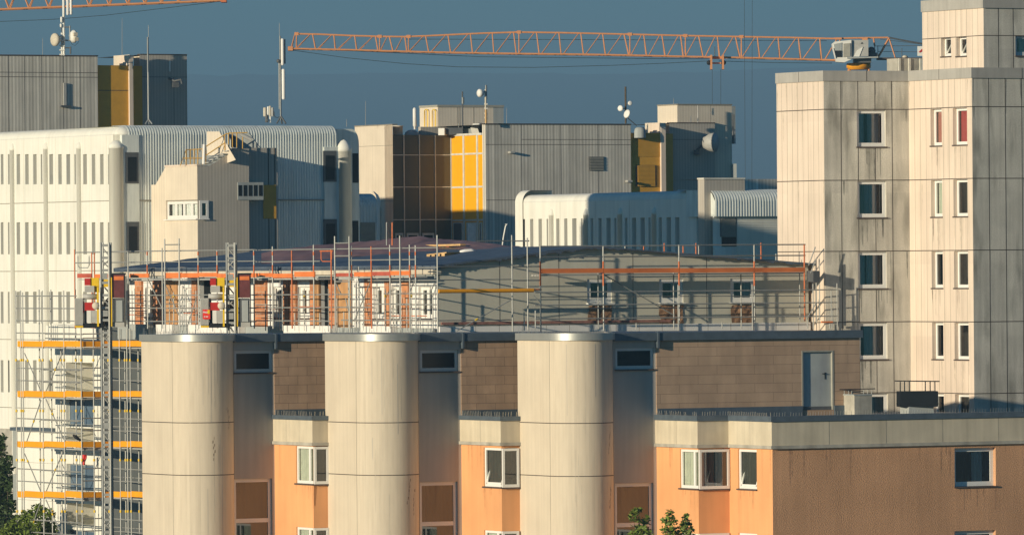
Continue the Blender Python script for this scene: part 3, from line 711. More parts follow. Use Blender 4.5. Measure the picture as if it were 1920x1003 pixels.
    for y0, y1 in ((806, 875), (889, 937)):
        m = MB(); f4 = f3; z0, z1 = P(29, y1, A3.y).z, P(29, y0, A3.y).z; q_ = PL(24, 850, A3.y + .3); f5 = Face(q_, PL(34, 850, A3.y + .3))
        m.fbox(f5, 0, f5.w, z0, z1, -.4, 0); m.build('side_panel', 'bluegrey', N)
    return T, K, fL, fD, ze, zT, zB, pk[1]
RB, RK, RFL, RFD, RZE, RZT, RZB, RPK = renovated()

def roofY(x, y):
    z = P(x, y, 270).z
    return RK.y + (821 - x) / 50.2 * 1.883 + 13.7 * max(.02, (z - RZE) / (RPK - RZE))
def roof_load():
    # maroon tarpaulin heaped over the roof
    low = [(490, 495), (540, 493), (600, 487), (660, 482), (720, 478), (780, 474), (850, 470), (920, 470), (985, 469), (1040, 467)]
    top = [(492, 474), (540, 466), (600, 459), (650, 456), (700, 451), (740, 447), (775, 443), (830, 448), (900, 454), (985, 464), (1046, 465)]
    def interp(t, x):
        for (a, b), (c, d) in zip(t, t[1:]):
            if a <= x <= c: return b + (d - b) * (x - a) / (c - a)
        return t[0][1] if x < t[0][0] else t[-1][1]
    m = MB(); rows = []; n = 60
    for j in range(11):
        r = []
        for i in range(n + 1):
            x = 490 + (1046 - 490) * i / n; k = (821 - x) / (821 - 243)
            Yl = roofY(x, interp(low, x)) - .6
            y = interp(low, x) + (interp(top, x) - interp(low, x)) * (j / 10)
            Y = Yl + .5 + 3.2 * (j / 10) + (.12 * noise.noise(Vector((x * .035, j * .6, 2))) + .08 * math.sin(x * .09 + j)) * (1 if 0 < j < 10 else .3)
            y += 2.4 * noise.noise(Vector((x * .05, j * .5, 7)))
            r.append(P(x, y, Y))
        rows.append(r)
    m.grid(rows); 
    o = m.build('tarpaulin', 'tarp'); tag(o, 'creased maroon tarpaulin heaped over the unfinished roof ridge', 'tarpaulin')
    # timber and pallets lying on the roof
    for (a, b, c, lab, mt, th) in (((792, 461), (868, 459), 0, 'longest pale plank lying on the tarpaulin by the roof ridge', 'wood', .07),
                                   ((806, 468), (846, 463), 0, 'reddish plank lying in front of the timber stack on the roof', 'deckm', .06),
                                   ((790, 471), (842, 470), 0, 'thin brown batten lying lowest of the roof timbers', 'ply', .05),
                                   ((742, 470), (786, 469), 0, 'short orange board lying left of the timber stack on the roof', 'ply', .06),
                                   ((830, 464), (864, 467), 0, 'dark board lying at the right end of the roof timbers', 'trunk', .07)):
        m = MB(); p, q = P(*a, roofY(a[0], 470) + .4), P(*b, roofY(b[0], 470) + .9); d = (q - p).normalized(); s = d.cross(Vector((0, 0, 1))).normalized() * .12; h_ = Vector((0, 0, th / 2))
        m.hexa([p - s - h_, q - s - h_, q - s + h_, p - s + h_, p + s - h_, q + s - h_, q + s + h_, p + s + h_])
        tag(m.build('plank', mt), lab, 'plank', 'timber lying on the roof')
    t = empty('pallet', P(828, 484, roofY(828, 481) - .3), 'pale wooden pallet at the roof edge beside the tall scaffold post', 'pallet')
    p, q = P(813, 483, roofY(813, 481) - .3), P(850, 479, roofY(850, 479) - .3); d = (q - p).normalized(); s = d.cross(Vector((0, 0, 1))).normalized()
    for i in range(4):
        m = MB(); a, b = p + d * (q - p).length * (i / 4) , p + d * (q - p).length * (i / 4 + .16); z = Vector((0, 0, .09))
        m.hexa([a - s * .4 - z, b - s * .4 - z, b - s * .4 + z, a - s * .4 + z, a + s * .4 - z, b + s * .4 - z, b + s * .4 + z, a + s * .4 + z]); m.build('block', 'wood', t)
    m = MB(); z = Vector((0, 0, .11)); w_ = Vector((0, 0, .02)); m.hexa([p - s * .4 + z - w_, q - s * .4 + z - w_, q - s * .4 + z + w_, p - s * .4 + z + w_, p + s * .4 + z - w_, q + s * .4 + z - w_, q + s * .4 + z + w_, p + s * .4 + z + w_]); m.build('top_boards', 'wood', t)
    # white bundle
    m = MB(); c = P(874, 474, roofY(874, 474) - .3); m.lathe(c - Vector((.25, 0, 0)), [(.0, 0), (.09, .02), (.12, .2), (.11, .45), (.06, .6), (0, .62)], 10, 0, Vector((1, .2, .12)).normalized())
    tag(m.build('film_bundle', 'foam'), 'crumpled bundle of white film lying on the dark roof', 'bundle')
roof_load()
# ------------------------------------------------------------------ scaffolds and mast climbers
DOT = [675, 770, 862, 958]
def sc_post(T, f, px, y0, y1, m='steel', r=.028, dots=(), red=()):
    mb = MB(); a, b = f.hit(px, y1), f.hit(px, y0); b = Vector((a.x, a.y, b.z)); mb.tube(a, b, r, 6, 0)
    for y in dots:
        c = f.hit(px, y); c = Vector((a.x, a.y, c.z))
        if a.z < c.z < b.z: mb.tube(c - Vector((0, 0, .05)), c + Vector((0, 0, .05)), r * 1.7, 6, 1)
    for (ya, yb) in red:
        ca, cb = f.hit(px, yb).z, f.hit(px, ya).z; mb.tube((a.x, a.y, ca), (a.x, a.y, cb), r * 1.12, 6, 2)
    return mb.build('standard', [m, 'yel', 'ored'], T)
def sc_rail(T, f, x0, x1, y, m='steel', r=.024, y2=None, name='guard_rail'):
    mb = MB(); a, b = f.hit(x0, y), f.hit(x1, y)
    b.z = a.z if y2 is None else f.hit(x1, y2).z
    mb.tube(a, b, r, 6); return mb.build(name, m, T)
def sc_board(T, f, x0, x1, y0, y1, m, th=.04, name='toe_board'):
    u0, u1, z0, z1 = f.rect(x0, y0, x1, y1); mb = MB(); mb.fbox(f, u0 + .01, u1 - .01, z0, z1, -th, th * .3); return mb.build(name, m, T)
def sc_deck(T, f, x0, x1, y, d0, m='mgrey', th=.05):
    u0, u1, z0, z1 = f.rect(x0, y, x1, y + 1); mb = MB(); mb.fbox(f, u0, u1, z1 - th, z1, -d0, -.05); return mb.build('deck', m, T)
def sc_brace(T, f, a, b, r=.022, m='steel', dot=None):
    mb = MB(); p, q = f.hit(*a), f.hit(*b); mb.tube(p, q, r, 6)
    if dot: c = p.lerp(q, dot); d = (q - p).normalized() * .06; mb.tube(c - d, c + d, r * 1.7, 6, 1)
    return mb.build('brace', [m, 'yel'], T)

def lower_scaffold():
    base = RFL.off(1.15)
    A = PL(32, 780, RK.y + 789 / 48.6 * 1.883 - 1.0); B = go(A, L2, 155, 780); C = go(B, D2, 206, 780); E = go(C, L2, 268, 780)
    f1, f2, f3 = Face(A, B), Face(B, C), Face(C, E)
    T = empty('facade_scaffold', (*B, 0), 'steel facade scaffold with bright orange toe boards climbing the lower left wall', 'scaffold')
    i1 = f1.off(-.75); i2 = f2.off(-.6); i3 = f3.off(-.75)
    for px in (33, 42, 46, 83, 123): sc_post(T, f1, px, 545 if px != 46 else 548, 1040, dots=DOT)
    for px in (77, 99, 117, 145): sc_post(T, i1, px, 543 if px != 117 else 640, 1040, dots=DOT)
    for px in (155, 178): sc_post(T, f2, px, 612, 1040, dots=DOT)
    for px in (206,): sc_post(T, f2, px, 618, 1040, dots=DOT)
    for px in (227, 241, 247): sc_post(T, f3, px, 616, 1040, dots=DOT)
    for px in (237, 262): sc_post(T, i3, px, 640 if px == 237 else 618, 1040, dots=DOT)
    for y in (555, 578, 601, 624): sc_rail(T, f1, 31, 143, y)
    for y in (626, 634): sc_rail(T, f1, 85, 156, y); sc_rail(T, f2, 155, 190, y, 'steel')
    for k, y in enumerate((645, 739, 833, 927, 1021)):
        for x0, x1 in ((33, 46), (46, 83.5), (83.5, 123), (123, 155)): sc_board(T, f1, x0, x1, y - 6 + random.uniform(-.6, .4), y + 5, 'deck')
        for x0, x1 in ((155, 178), (178, 205)): sc_board(T, f2, x0, x1, y - 5.5, y + 5, 'deck')
        for x0, x1 in ((206, 227), (227, 246), (246, 268)): sc_board(T, f3, x0, x1, y - 5.5 - .7, y + 4.5, 'deck')
        for f, x0, x1 in ((f1, 33, 155), (f2, 155, 205), (f3, 206, 268)): sc_deck(T, f, x0, x1, y + 6, .85)
        for q in (-26, -49):
            if k == 0: continue
            sc_rail(T, f1, 33, 156, y + q); sc_rail(T, f2, 155, 206, y + q); sc_rail(T, f3, 206, 268, y + q - .5)
            sc_rail(T, i1, 77, 150, y + q + 3)
            if q == -26 and k > 1: sc_rail(T, i3, 208, 268, y + q - 8, 'steel', .02)
    for k, y in enumerate((650, 744, 838, 932)):
        if k % 2 == 0: sc_brace(T, f1, (46, y + 12), (77, y + 84), dot=.2); sc_brace(T, f1, (122, y), (86, y + 84), dot=.5)
        else: sc_brace(T, f1, (77, y + 6), (50, y + 84), dot=.5); sc_brace(T, f1, (86, y + 4), (122, y + 84), dot=.35)
lower_scaffold()

def upper_left_scaffold():
    f = RFL.off(1.25); fi = RFL.off(.55)
    c = f.hit(480, 615)
    T = empty('roof_scaffold', (c.x, c.y, ZCAP), 'dense steel scaffold with red orange toe boards in front of the orange brick storey', 'scaffold')
    red = [(472, 479), (497, 520)]
    for px, y0, m in ((141, 468, 'ored'), (173, 474, 'ored'), (178, 474, 'ored'), (241, 473, 'steel'), (277, 471, 'steel'), (305, 465, 'steel'), (372.5, 470, 'steel'), (408, 469, 'steel'),
                      (477, 470, 'steel'), (512, 462, 'steel'), (548, 470, 'ored'), (589, 459, 'steel'), (622, 468, 'ored'), (660, 461, 'steel'), (697, 462, 'ored'),
                      (732, 459, 'steel'), (769, 459, 'steel'), (780, 460, 'steel')):
        sc_post(T, f, px, y0, 616, m, dots=(), red=red if m == 'steel' and px not in (305, 241) else [])
    for px, y0 in ((310, 448), (337, 447), (629, 443), (656, 443), (751, 442), (821, 441)): sc_post(T, f.off(.1), px, y0, 624, r=.03)
    for px, y0 in ((248, 545), (253, 541), (264, 545), (274, 541), (283, 542), (343, 536), (349, 540), (368, 545), (498, 545), (507, 505), (519, 541), (524, 560), (530, 540), (571, 541), (561, 558), (616, 541), (632, 560), (645, 585),
                   (668, 530), (673, 500), (682, 555), (707, 541), (723, 541), (738, 555), (743, 541), (772, 540), (788, 590), (812, 552), (600, 587), (553, 587), (318, 560), (326, 548), (654, 520), (763, 560)):
        sc_post(T, fi, px, y0, 620, r=.022, dots=(555,) if random.random() < .2 else ())
    for x0, x1, y, m in ((141, 240, 473.5, 'steel'), (205, 480, 472, 'steel'), (480, 820, 469, 'steel'), (141, 480, 493, 'steel'), (480, 600, 491, 'steel'), (655, 780, 488, 'steel')): sc_rail(T, f, x0, x1, y, m)
    for x0, x1, y in ((240, 372, 553.5), (372, 480, 553), (480, 600, 552.5), (600, 660, 552), (720, 820, 550.5), (240, 372, 577.5), (372, 480, 577), (480, 600, 576.5), (600, 700, 576), (240, 372, 602), (372, 480, 602), (480, 620, 601), (640, 720, 600), (720, 822, 600), (690, 822, 526), (768, 820, 502), (690, 770, 570), (745, 820, 571)):
        sc_rail(T, f.off(-.1), x0, x1, y)
    for x0, x1, y in ((240, 270, 560), (240, 270, 568), (240, 275, 583), (240, 270, 590), (480, 520, 572), (480, 525, 580), (480, 512, 588), (480, 520, 596), (560, 600, 575), (690, 720, 588), (735, 800, 592), (560, 590, 592), (310, 335, 570), (345, 370, 587)):
        sc_rail(T, fi, x0, x1, y, 'ored' if random.random() < .4 else 'mast', .018)
    for x0, x1, y0, y1, m in ((145, 172, 513, 521, 'deckm'), (178, 206, 514, 521.5, 'decko'), (243, 279, 513, 520.5, 'decko'), (308, 340, 511.5, 521.5, 'decko'), (340, 372, 512, 520.5, 'decko'), (372, 408, 511.5, 519, 'decko'), (408, 440, 513, 521, 'decko'),
                              (447, 476, 512, 520, 'decko'), (478, 512, 512, 519.5, 'decko'), (512, 548, 513, 521, 'decko'), (552, 590, 509.5, 519, 'decko'), (628, 660, 512, 518.5, 'deckm'), (664, 697, 510, 518.5, 'decko'), (697, 732, 509.5, 517, 'deckm'), (732, 769, 508, 516, 'decko')):
        sc_board(T, f.off(.05), x0, x1, y0, y1, m)
    for x0, x1, y in ((145, 206, 523), (243, 345, 523), (372, 450, 522.5), (478, 592, 522), (628, 770, 519)): sc_deck(T, f, x0, x1, y, .7)
    for a, b in (((278, 524), (305, 580)), ((307, 528), (335, 590)), ((368, 560), (350, 615)), ((625, 522), (640, 552)), ((648, 560), (660, 610)), ((694, 530), (665, 600)), ((780, 520), (768, 548)), ((815, 530), (806, 550))): sc_brace(T, f.off(-.15), a, b)
    # tall ladders
    for x0, x1, ys in ((310, 337, (459,)), (629, 656, (456, 480, 528))):
        for y in ys: sc_rail(T, f.off(.1), x0, x1, y, name='rung')
    # bent access gates
    for xs, y0, y1, m in (((146, 167), 480, 502, 'steel'), ((602, 622), 471, 490, 'ored')):
        mb = MB(); a = f.hit(xs[0], y0); b = f.hit(xs[1], y0); d = a.z - f.hit(xs[0], y1).z
        mb.path([a, a - Vector((0, 0, d * .8)), a.lerp(b, .12) - Vector((0, 0, d)), a.lerp(b, .88) - Vector((0, 0, d)), b - Vector((0, 0, d * .8)), b], .02); mb.build('gate_loop', m, T)
    sc_rail(T, f, 600, 624, 471, 'ored')
upper_left_scaffold()

def upper_right_scaffold():
    f = RFD.off(1.2); fi = RFD.off(.5); c = f.hit(1200, 612)
    T = empty('gable_scaffold', (c.x, c.y, ZCAP), 'light steel scaffold with long red orange toe boards in front of the grey gable wall', 'scaffold')
    for px, y0, y1, m in ((961, 441, 622, 'steel'), (990, 446, 618, 'steel'), (1014, 462, 622, 'steel'), (1132, 461, 619, 'steel'), (1274, 459, 605, 'steel'), (1415, 459, 604, 'steel'), (1509, 458, 602, 'ored')):
        mb = sc_post(T, f, px, y0, y1, m, r=.03, red=[(490, 536)] if px > 1000 and m == 'steel' else [])
    for px, y0, y1 in ((1122, 512, 617), (1263.5, 511, 617), (1390, 513, 616), (1500, 512, 602)): sc_post(T, fi, px, y0, y1, r=.024)
    for px, y0, y1 in ((1272, 534, 622), (1411, 533, 620), (1525, 532, 617), (1570, 531, 618), (1514, 596, 616), (1531, 485, 605), (1537, 485, 600), (1559, 545, 617), (1562, 582, 614), (1556, 604, 616), (983, 585, 620), (1004, 582, 615), (1193, 606, 618), (1354, 604, 616)): sc_post(T, f.off(.25), px, y0, y1, r=.024)
    # upper edge protection standing on the roof edge
    for px, y0, y1, m in ((1172, 462, 471, 'steel'), (1207, 461, 474, 'ored'), (1245.5, 456, 478, 'ored'), (1281, 460, 482, 'ored'), (1305, 456, 483, 'ored'), (1310, 459, 484, 'steel'), (1427, 455, 496, 'ored'), (1455, 476, 494, 'steel')): sc_post(T, fi.off(-.9), px, y0, y1, m, r=.026)
    sc_rail(T, f, 1014, 1310, 462, 'steel'); sc_rail(T, f, 1310, 1510, 459.5, 'mast', y2=458.5); sc_rail(T, f, 1014, 1510, 482, 'mast', y2=479)
    sc_rail(T, f, 961, 992, 452, 'steel'); sc_rail(T, f, 961, 1014, 500, 'mast'); sc_rail(T, f, 961, 1014, 526, 'mast'); sc_rail(T, f, 895, 961, 452, 'mast')
    for y in (548.5, 572.5, 598): sc_rail(T, f.off(.25), 1003, 1571, y, 'steel', y2=y - 5.5)
    for y in (556.5, 578.5): sc_rail(T, f, 1014, 1511, y, 'mast', y2=y - 2, r=.018)
    for y in (500, 525, 601): sc_rail(T, f, 822, 961, y, 'mast', r=.018)
    for x0, x1 in ((1015, 1132), (1132, 1274), (1274, 1415), (1415, 1510)): sc_board(T, f.off(.04), x0, x1, 503.5 - (x0 - 1015) * .004, 512 - (x0 - 1015) * .004, 'decko')
    sc_deck(T, f, 1014, 1510, 513, .75)
    for x0, x1 in ((822, 1000),):
        mb = MB(); a, b = f.hit(x0, 546), f.hit(x1, 545); b.z = a.z
        mb.tube(a, b, .075, 10); mb.build('yellow_beam', 'deck', T)
    sc_rail(T, f, 993, 1015, 543, 'ored', .03)
    sc_brace(T, f.off(.3), (857, 620), (960, 561), dot=.35); sc_brace(T, fi, (1134, 516), (1262, 590)); sc_brace(T, f, (1000, 553), (1012, 566))
    # narrow ladder standing at the far corner
    sc_brace(T, f.off(.3), (1516, 498), (1529, 463)); sc_brace(T, f.off(.3), (1520, 512), (1530, 486)); sc_brace(T, f.off(.3), (1513, 598), (1530, 568))
    mb = MB(); p = f.off(.2).hit(1524, 518); mb.box(p, .25, .5, .42, 0, TH); mb.build('bracket', 'dgrey', T)
    sc_board(T, f.off(.3), 1540, 1562, 602, 605, 'decko', .05, 'plank')
upper_right_scaffold()

def mast_climber(px, label, sign):
    f = RFL.off(2.6); c = f.hit(px, 560); Y = c.y; s = Y / F
    T = empty('mast_climber', (c.x, c.y, 0), label, 'hoist', 'mast climbing hoists')
    def b(name, m, x0, y0, x1, y1, d=.4, dy=0., par=T, extra=None):   # pixel offsets are from the mast at its own distance
        p, q = P(px + x0, 560 + y0, Y), P(px + x1, 560 + y1, Y); mb = MB()
        mb.box(((p.x + q.x) / 2, Y + dy, (p.z + q.z) / 2), q.x - p.x, d, p.z - q.z)
        if extra: extra(mb, p, q)
        return mb.build(name, m, par)
    # lattice mast
    def tube(name, m, x0, y0, x1, y1, dy, r=.035):
        p, q = P(px + x0, 560 + y0, Y), P(px + x1, 560 + y1, Y); p.y += dy; q.y += dy; mb = MB(); mb.tube(p, q, r, 6); return mb.build(name, m, T)
    zt, zl = P(px, 455, Y).z, 0
    for x, dy in ((-8, -.2), (7, -.2), (-5.5, .2), (9.5, .2)):
        p = P(px + x, 455, Y); mb = MB(); mb.tube((p.x, Y + dy, 0), (p.x, Y + dy, zt), .04, 6); mb.build('mast_chord', 'steel' if x in (7, -5.5) else 'mast', T)
    xl, xr = P(px - 7, 560, Y).x, P(px + 6.5, 560, Y).x; z = zt - .06; k = 0
    while z > 1 and k < 62:
        mb = MB()
        mb.hexa([(xl, Y - .215, z - .1), (xr, Y - .215, z - .1), (xr, Y - .215, z), (xl, Y - .215, z), (xl, Y - .19, z - .1), (xr, Y - .19, z - .1), (xr, Y - .19, z), (xl, Y - .19, z)])
        if k % 3 == 1:
            for yy, za, zb in ((-.2, .14, .42), (.2, .42, .14)): mc = MB(); mc.tube((xl, Y + yy, z - za), (xr, Y + yy, z - zb), .03); mc.build('mast_brace', 'steel', T)
        elif k % 3 == 2:
            mc = mb; mb = MB(); mc.build('mast_rung', 'steel', T); mb.hexa([(xl + .03, Y - .21, z - .4), (xr - .03, Y - .21, z - .4), (xr - .03, Y - .21, z - .16), (xl + .03, Y - .21, z - .16), (xl + .03, Y - .19, z - .4), (xr - .03, Y - .19, z - .4), (xr - .03, Y - .19, z - .16), (xl + .03, Y - .19, z - .16)])
        else:
            mc = mb; mb = MB(); mc.build('mast_rung', 'steel', T); mb.tube((xl, Y + .2, z - .1), (xr, Y + .2, z - .45), .03)
        mb.build('mast_rung' if k % 3 == 1 else 'mast_plate' if k % 3 == 2 else 'mast_brace', 'steel', T); z -= .5; k += 1
    # carriage
    def ribs(mb, p, q):
        n = 8
        for i in range(n): x = p.x + (q.x - p.x) * (i + .5) / n; mb.box((x, Y - .33, (p.z + q.z) / 2), .018, .05, (p.z - q.z) * .95, 1)
    pan = b('ribbed_panel', ['mgrey', 'mwhite'], -57, -1, -41, 50, .5, -.05, extra=ribs)
    b('panel_base', 'yel', -56, 50, -41, 54, .5)
    b('red_edge', 'red', -43, 5, -40.5, 26, .5, -.04)
    b('upper_red_box', 'red', -39, -38, -28, -25, .4, .15)
    b('ochre_frame', 'yel', -28, -39, -12, -12, .4, .2)
    b('ochre_frame', 'yel', -3, -36, 12, -22, .3, .3)
    b('tool_box', 'mgrey', -38, -24, -20, -12, .5, -.05)
    mb = MB(); p, q = P(px - 42, 556, Y), P(px - 14, 556, Y); p.y = q.y = Y - .15; mb.lathe(p, [(0, 0), (.11, 0), (.11, (q - p).length), (0, (q - p).length)], 14, 0, (q - p).normalized()); mb.build('drum', 'mgrey', T)
    b('gear_box', 'red', -39, 7, -21, 22, .45, -.05)
    mb = MB(); c_ = P(px - 17, 573, Y); c_.y = Y - .45; mb.lathe(c_, [(0, 0), (.13, 0), (.15, .05), (.13, .2), (0, .2)], 14, 0, Vector((0, 1, 0))); mb.build('flywheel', 'fasboard', T)
    b('cabinet', 'mwhite', -34, 22, -26, 45, .4, -.15); b('cabinet', 'mgrey', -26, 22, -14, 45, .4, -.14)
    b('dark_recess', 'dgrey', -40, 22, -34, 50, .3, .1); b('floor_tray', 'black', -40, 46, -4, 54, .6, 0)
    b('yellow_upright', 'yel', -15, -22, -11, 52, .12, -.3); b('yellow_upright', 'yel', 11, -40, 14, 52, .12, -.2)
    b('guide_plate', 'dgrey', -10, 3, 10, 52, .1, .3)
    b('cage_door', 'maroon', 14, -45, 37, -2, .08, -.25)
    b('mesh_top', 'decko', 17, -42, 35, -35, .03, -.30)
    b('cage_frame', 'black', 13, -48, 38, -45, .5, 0); b('cage_frame', 'black', 13, -45, 15, 52, .06, -.3); b('cage_frame', 'black', 36, -45, 38.5, 52, .06, -.3)
    b('cage_panel', 'dgrey', 15, -1, 36, 44, .06, -.24); b('smoked_pane', 'bluegrey', 21, 3, 33, 43, .03, -.29); b('cage_sill', 'mgrey', 13, 44, 38, 53, .5, 0)
    if sign:
        sg = b('sign', 'signred', -52, 20, -38, 38, .02, -.42)
        b('sign_mark', 'yel', -43, 21, -39, 28, .012, -.434, sg)
        for txt, yy, sz, xx in (('BROK', 26.8, .088, -51.3), ('ke-br', 34.5, .075, -49.5)):
            cu = bpy.data.curves.new('sign_text', 'FONT'); cu.body = txt; cu.size = sz; cu.offset = .004
            to = bpy.data.objects.new('sign_text', cu); me = bpy.data.meshes.new_from_object(to); bpy.data.objects.remove(to)
            me.materials.append(M['pvc']); p = P(px + xx, 560 + yy, Y)
            for v in me.vertices: v.co = (p.x + v.co.x, Y - .436, p.z + v.co.y)
            o = bpy.data.objects.new('sign_text', me); COL.objects.link(o); o.parent = sg
mast_climber(197.5, 'red and yellow mast climbing hoist on the left mast that runs down the lower scaffold', False)
mast_climber(433, 'red and yellow mast climbing hoist carrying the small red sign above the first pier', True)
# ------------------------------------------------------------------ white concrete buildings with slit windows
def pilaster(T, f, px, ytop, y_dome, r, z0=0, name='pilaster'):
    u, zt = f.uz(px, y_dome); za = f.uz(px, ytop)[1]
    c = f.pt(u, 0, 0); mb = MB(); rows = []; n = 18
    fl = lambda i: r * (1 + (.05 if i % 3 == 1 else 0))
    prof = [(1, z0), (1, zt), (1.08, zt), (1.06, zt + (za - zt) * .3), (.85, zt + (za - zt) * .6), (.45, zt + (za - zt) * .88), (0.05, za)]
    for k, z in prof: rows.append([Vector((c.x + math.cos(2 * math.pi * i / n) * (fl(i) if z <= zt and k == 1 else r) * k, c.y + math.sin(2 * math.pi * i / n) * (fl(i) if z <= zt and k == 1 else r) * k, z)) for i in range(n)])
    mb.grid(rows, 0, True, True); return mb.build(name, 'white', T)
def round_top(mb, f, u0, u1, zv, zt, rad, m=0, ribs=None, amp=.05, zb=None, per=4):
    # vertical face then quarter round on to the roof; ribs = spacing in metres
    prof = [(0, zb if zb is not None else 0)] + [(-rad * (1 - math.cos(a)), zv + (zt - zv) * math.sin(a)) for a in [R(90) * i / 8 for i in range(9)]] + [(-rad - 1.5, zt)]
    if ribs: n = max(2, int((u1 - u0) / ribs)) * per; us = [u0 + (u1 - u0) * i / n for i in range(n + 1)]; am = [amp * (.5 - .5 * math.cos(2 * math.pi * i / per)) ** .6 for i in range(n + 1)]
    else: us, am = [u0, u1], [0, 0]
    rows = []
    for j, (d, z) in enumerate(prof):
        k = min(max((j - 1) / 8, 0), 1); rows.append([f.pt(u, z + a * k, d + a * (1 - k)) for u, a in zip(us, am)])
    mb.grid(rows, m, True)
def slot(T, f, px, w, y0, y1, kind=0):
    u0, u1, z0, z1 = f.rect(px - w / 2, y0, px + w / 2, y1); f.holes.append((u0, u1, z0, z1, .42))
    mb = MB(); n = 26
    mb.face([f.pt(u0, z0, -.4), f.pt(u1, z0, -.4), f.pt(u1, z1, -.4), f.pt(u0, z1, -.4)], 1)
    zz = z0 if kind == 0 else z0 + (z1 - z0) * (.3 if kind == 1 else 1)
    k = int((z1 - zz) / .11)
    for i in range(k): z = zz + (z1 - zz) * (i + .5) / k; mb.hexa([f.pt(u0, z - .04, -.22), f.pt(u1, z - .04, -.22), f.pt(u1, z - .02, -.22), f.pt(u0, z - .02, -.22), f.pt(u0, z + .03, -.34), f.pt(u1, z + .03, -.34), f.pt(u1, z + .045, -.34), f.pt(u0, z + .045, -.34)], 0)
    o = mb.build('slit_window', ['lou', 'dark' if kind else 'slotdark'], T)
def white_building():
    T = empty('white_concrete_building', (*PL(228, 400, 376), 0), 'long white concrete building with slit windows, rounded pilasters and a ribbed round edged side', 'building')
    A = PL(-14, 400, 375 + 242 / 35.3 / .469 * .883); B = go(A, L2, 222, 400); f = Face(A, B)
    C = go(B, D2, 633, 400); fd = Face(B, C)
    zt = P(222, 236, B.y).z; zv = P(222, 253, B.y).z; rad = .6
    rows = ((289.5, 346), (417, 477), (547, 606), (675, 735))
    sl = [(4, 5), (16.5, 3), (34.5, 6.5), (50.5, 6.5), (65.5, 6.5), (78, 3), (96, 7), (112.5, 6.5), (128, 7), (141, 3), (159.5, 7), (175.5, 6.5), (191, 6.5), (204, 3)]
    for ri, (y0, y1) in enumerate(rows):
        for i, (px, w) in enumerate(sl): slot(T, f, px, w, y0, y1, (1 if i in (6, 7) else 2 if i in (8,) else 0) if ri == 0 else 2 if (ri == 2 and i == 6) else 0)
    m = MB(); m.wall(f, 0, f.w - rad, 0, zv, 0, 1, .5)
    round_top(m, f, 0, f.w - rad, zv, zt, rad, 0, zb=zv)
    for y in (379, 508, 637.5, 767): z = f.uz(120, y)[1]; m.fbox(f, 0, f.w - rad, z - .02, z + .02, -.01, .004, 2)
    for px in (12, 44, 104, 138, 167, 200): u = f.uz(px, 300)[0]; m.fbox(f, u - .006, u + .006, 0, zv, -.01, .003, 3)
    m.build('front_wall', ['white', 'dark', 'joint2', 'fascia'], T)
    for px, yt, yd, r in ((24, 269, 283, .17), (87, 267, 281, .17), (149, 265.5, 280, .17)): pilaster(T, f, px, yt, yd, r)
    pilaster(T, f, 218, 263, 279, .40, name='corner_column')
    cc = B + D2 * rad - L2 * rad; k = MB(); k.lathe((cc.x, cc.y, 0), [(rad, 0), (rad, zv)] + [(rad * math.cos(a_) + .001, zv + (zt - zv) * math.sin(a_)) for a_ in [R(90) * i / 8 for i in range(9)]], 40); k.build('rounded_corner', 'white', T)
    # ribbed side
    m = MB(); ztd = zt
    round_top(m, fd, rad, fd.w, zv, ztd, rad, 0, ribs=.155, amp=.034)
    m.build('ribbed_wall', 'ribwhite', T)
    m = MB(); u0, u1 = fd.uz(234, 400)[0], fd.uz(259.5, 400)[0]
    m.fbox(fd, .2, u1 + .02, 0, P(240, 285, B.y).z + .9, -.3, .10); m.build('smooth_bay', 'ribwhite', T)
    for x0, x1, y0, y1, in ((236, 260, 286, 344), (238, 261, 416, 474), (238, 261, 545, 600), (607, 631, 283, 341), (608, 632, 411, 470)):
        ff = fd.off(.14); r = ff.rect(x0, y0, x1, y1)
        mb = MB(); mb.fbox(ff, r[0], r[1], r[2], r[3], -.3, 0); wo = mb.build('window', 'dgrey', T)
        mb = MB(); mb.fbox(ff, r[0] + .12, r[1] - .12, r[2] + .1, r[3] - .25, 0, .015); mb.build('pane', 'black', wo)
    m = MB()
    for x0, x1 in ((607, 634),): m.fbox(fd, fd.uz(x0, 400)[0], fd.uz(x1, 400)[0], 0, P(620, 276, C.y).z, -.3, .11)
    m.build('smooth_bay', 'ribwhite', T)
    for y, x0, x1 in ((376, 262, 640),):
        mb = MB(); z = fd.uz(260, y)[1]; mb.fbox(fd, .3, fd.w, z - .03, z + .03, .0, .09); mb.build('joint_line', 'joint2', T)
    # far end: domed column and end block
    pilaster(T, fd, 645, 262, 285, .40, name='corner_column')
    E0 = C + L2 * -.6; E1 = go(E0, D2, 674, 400); fe = Face(E0, E1)
    m = MB(); zt2 = P(660, 238, C.y).z; zv2 = zt2 - .9
    n = 7; prof = [fe.pt(fe.w, zv2, 0)] + [fe.pt(fe.w - .45 * (1 - math.cos(a)), zv2 + .8 * math.sin(a), 0) for a in [R(90) * i / n for i in range(1, n + 1)]]
    q = [fe.pt(-.5, 0), fe.pt(fe.w, 0)] + prof + [fe.pt(-.5, zv2 + .8)]
    m.face(q); m.grid([[p, Vector((*(p.xy - L2 * 3), p.z))] for p in [fe.pt(fe.w, 0)] + prof + [fe.pt(-.5, zv2 + .8)]], 0, False)
    m.build('end_block', 'ribwhite', T)
    for y0, y1 in ((288, 343), (414, 470)):
        r = fe.rect(661, y0, 672, y1); mb = MB(); mb.fbox(fe, r[0], r[1], r[2], r[3], -.05, .02); mb.build('slit_window', 'black', T)
    m = MB(); q = [A - f.n * rad, B - L2 * rad - f.n * .2, C - L2 * rad, C - L2 * 4, B - L2 * 4 + D2 * 4, A + D2 * 4]; m.slab(q, zt - .02); m.strip(q[2:4], 0, zt - .02)
    m.build('roof', 'ribwhite', T)
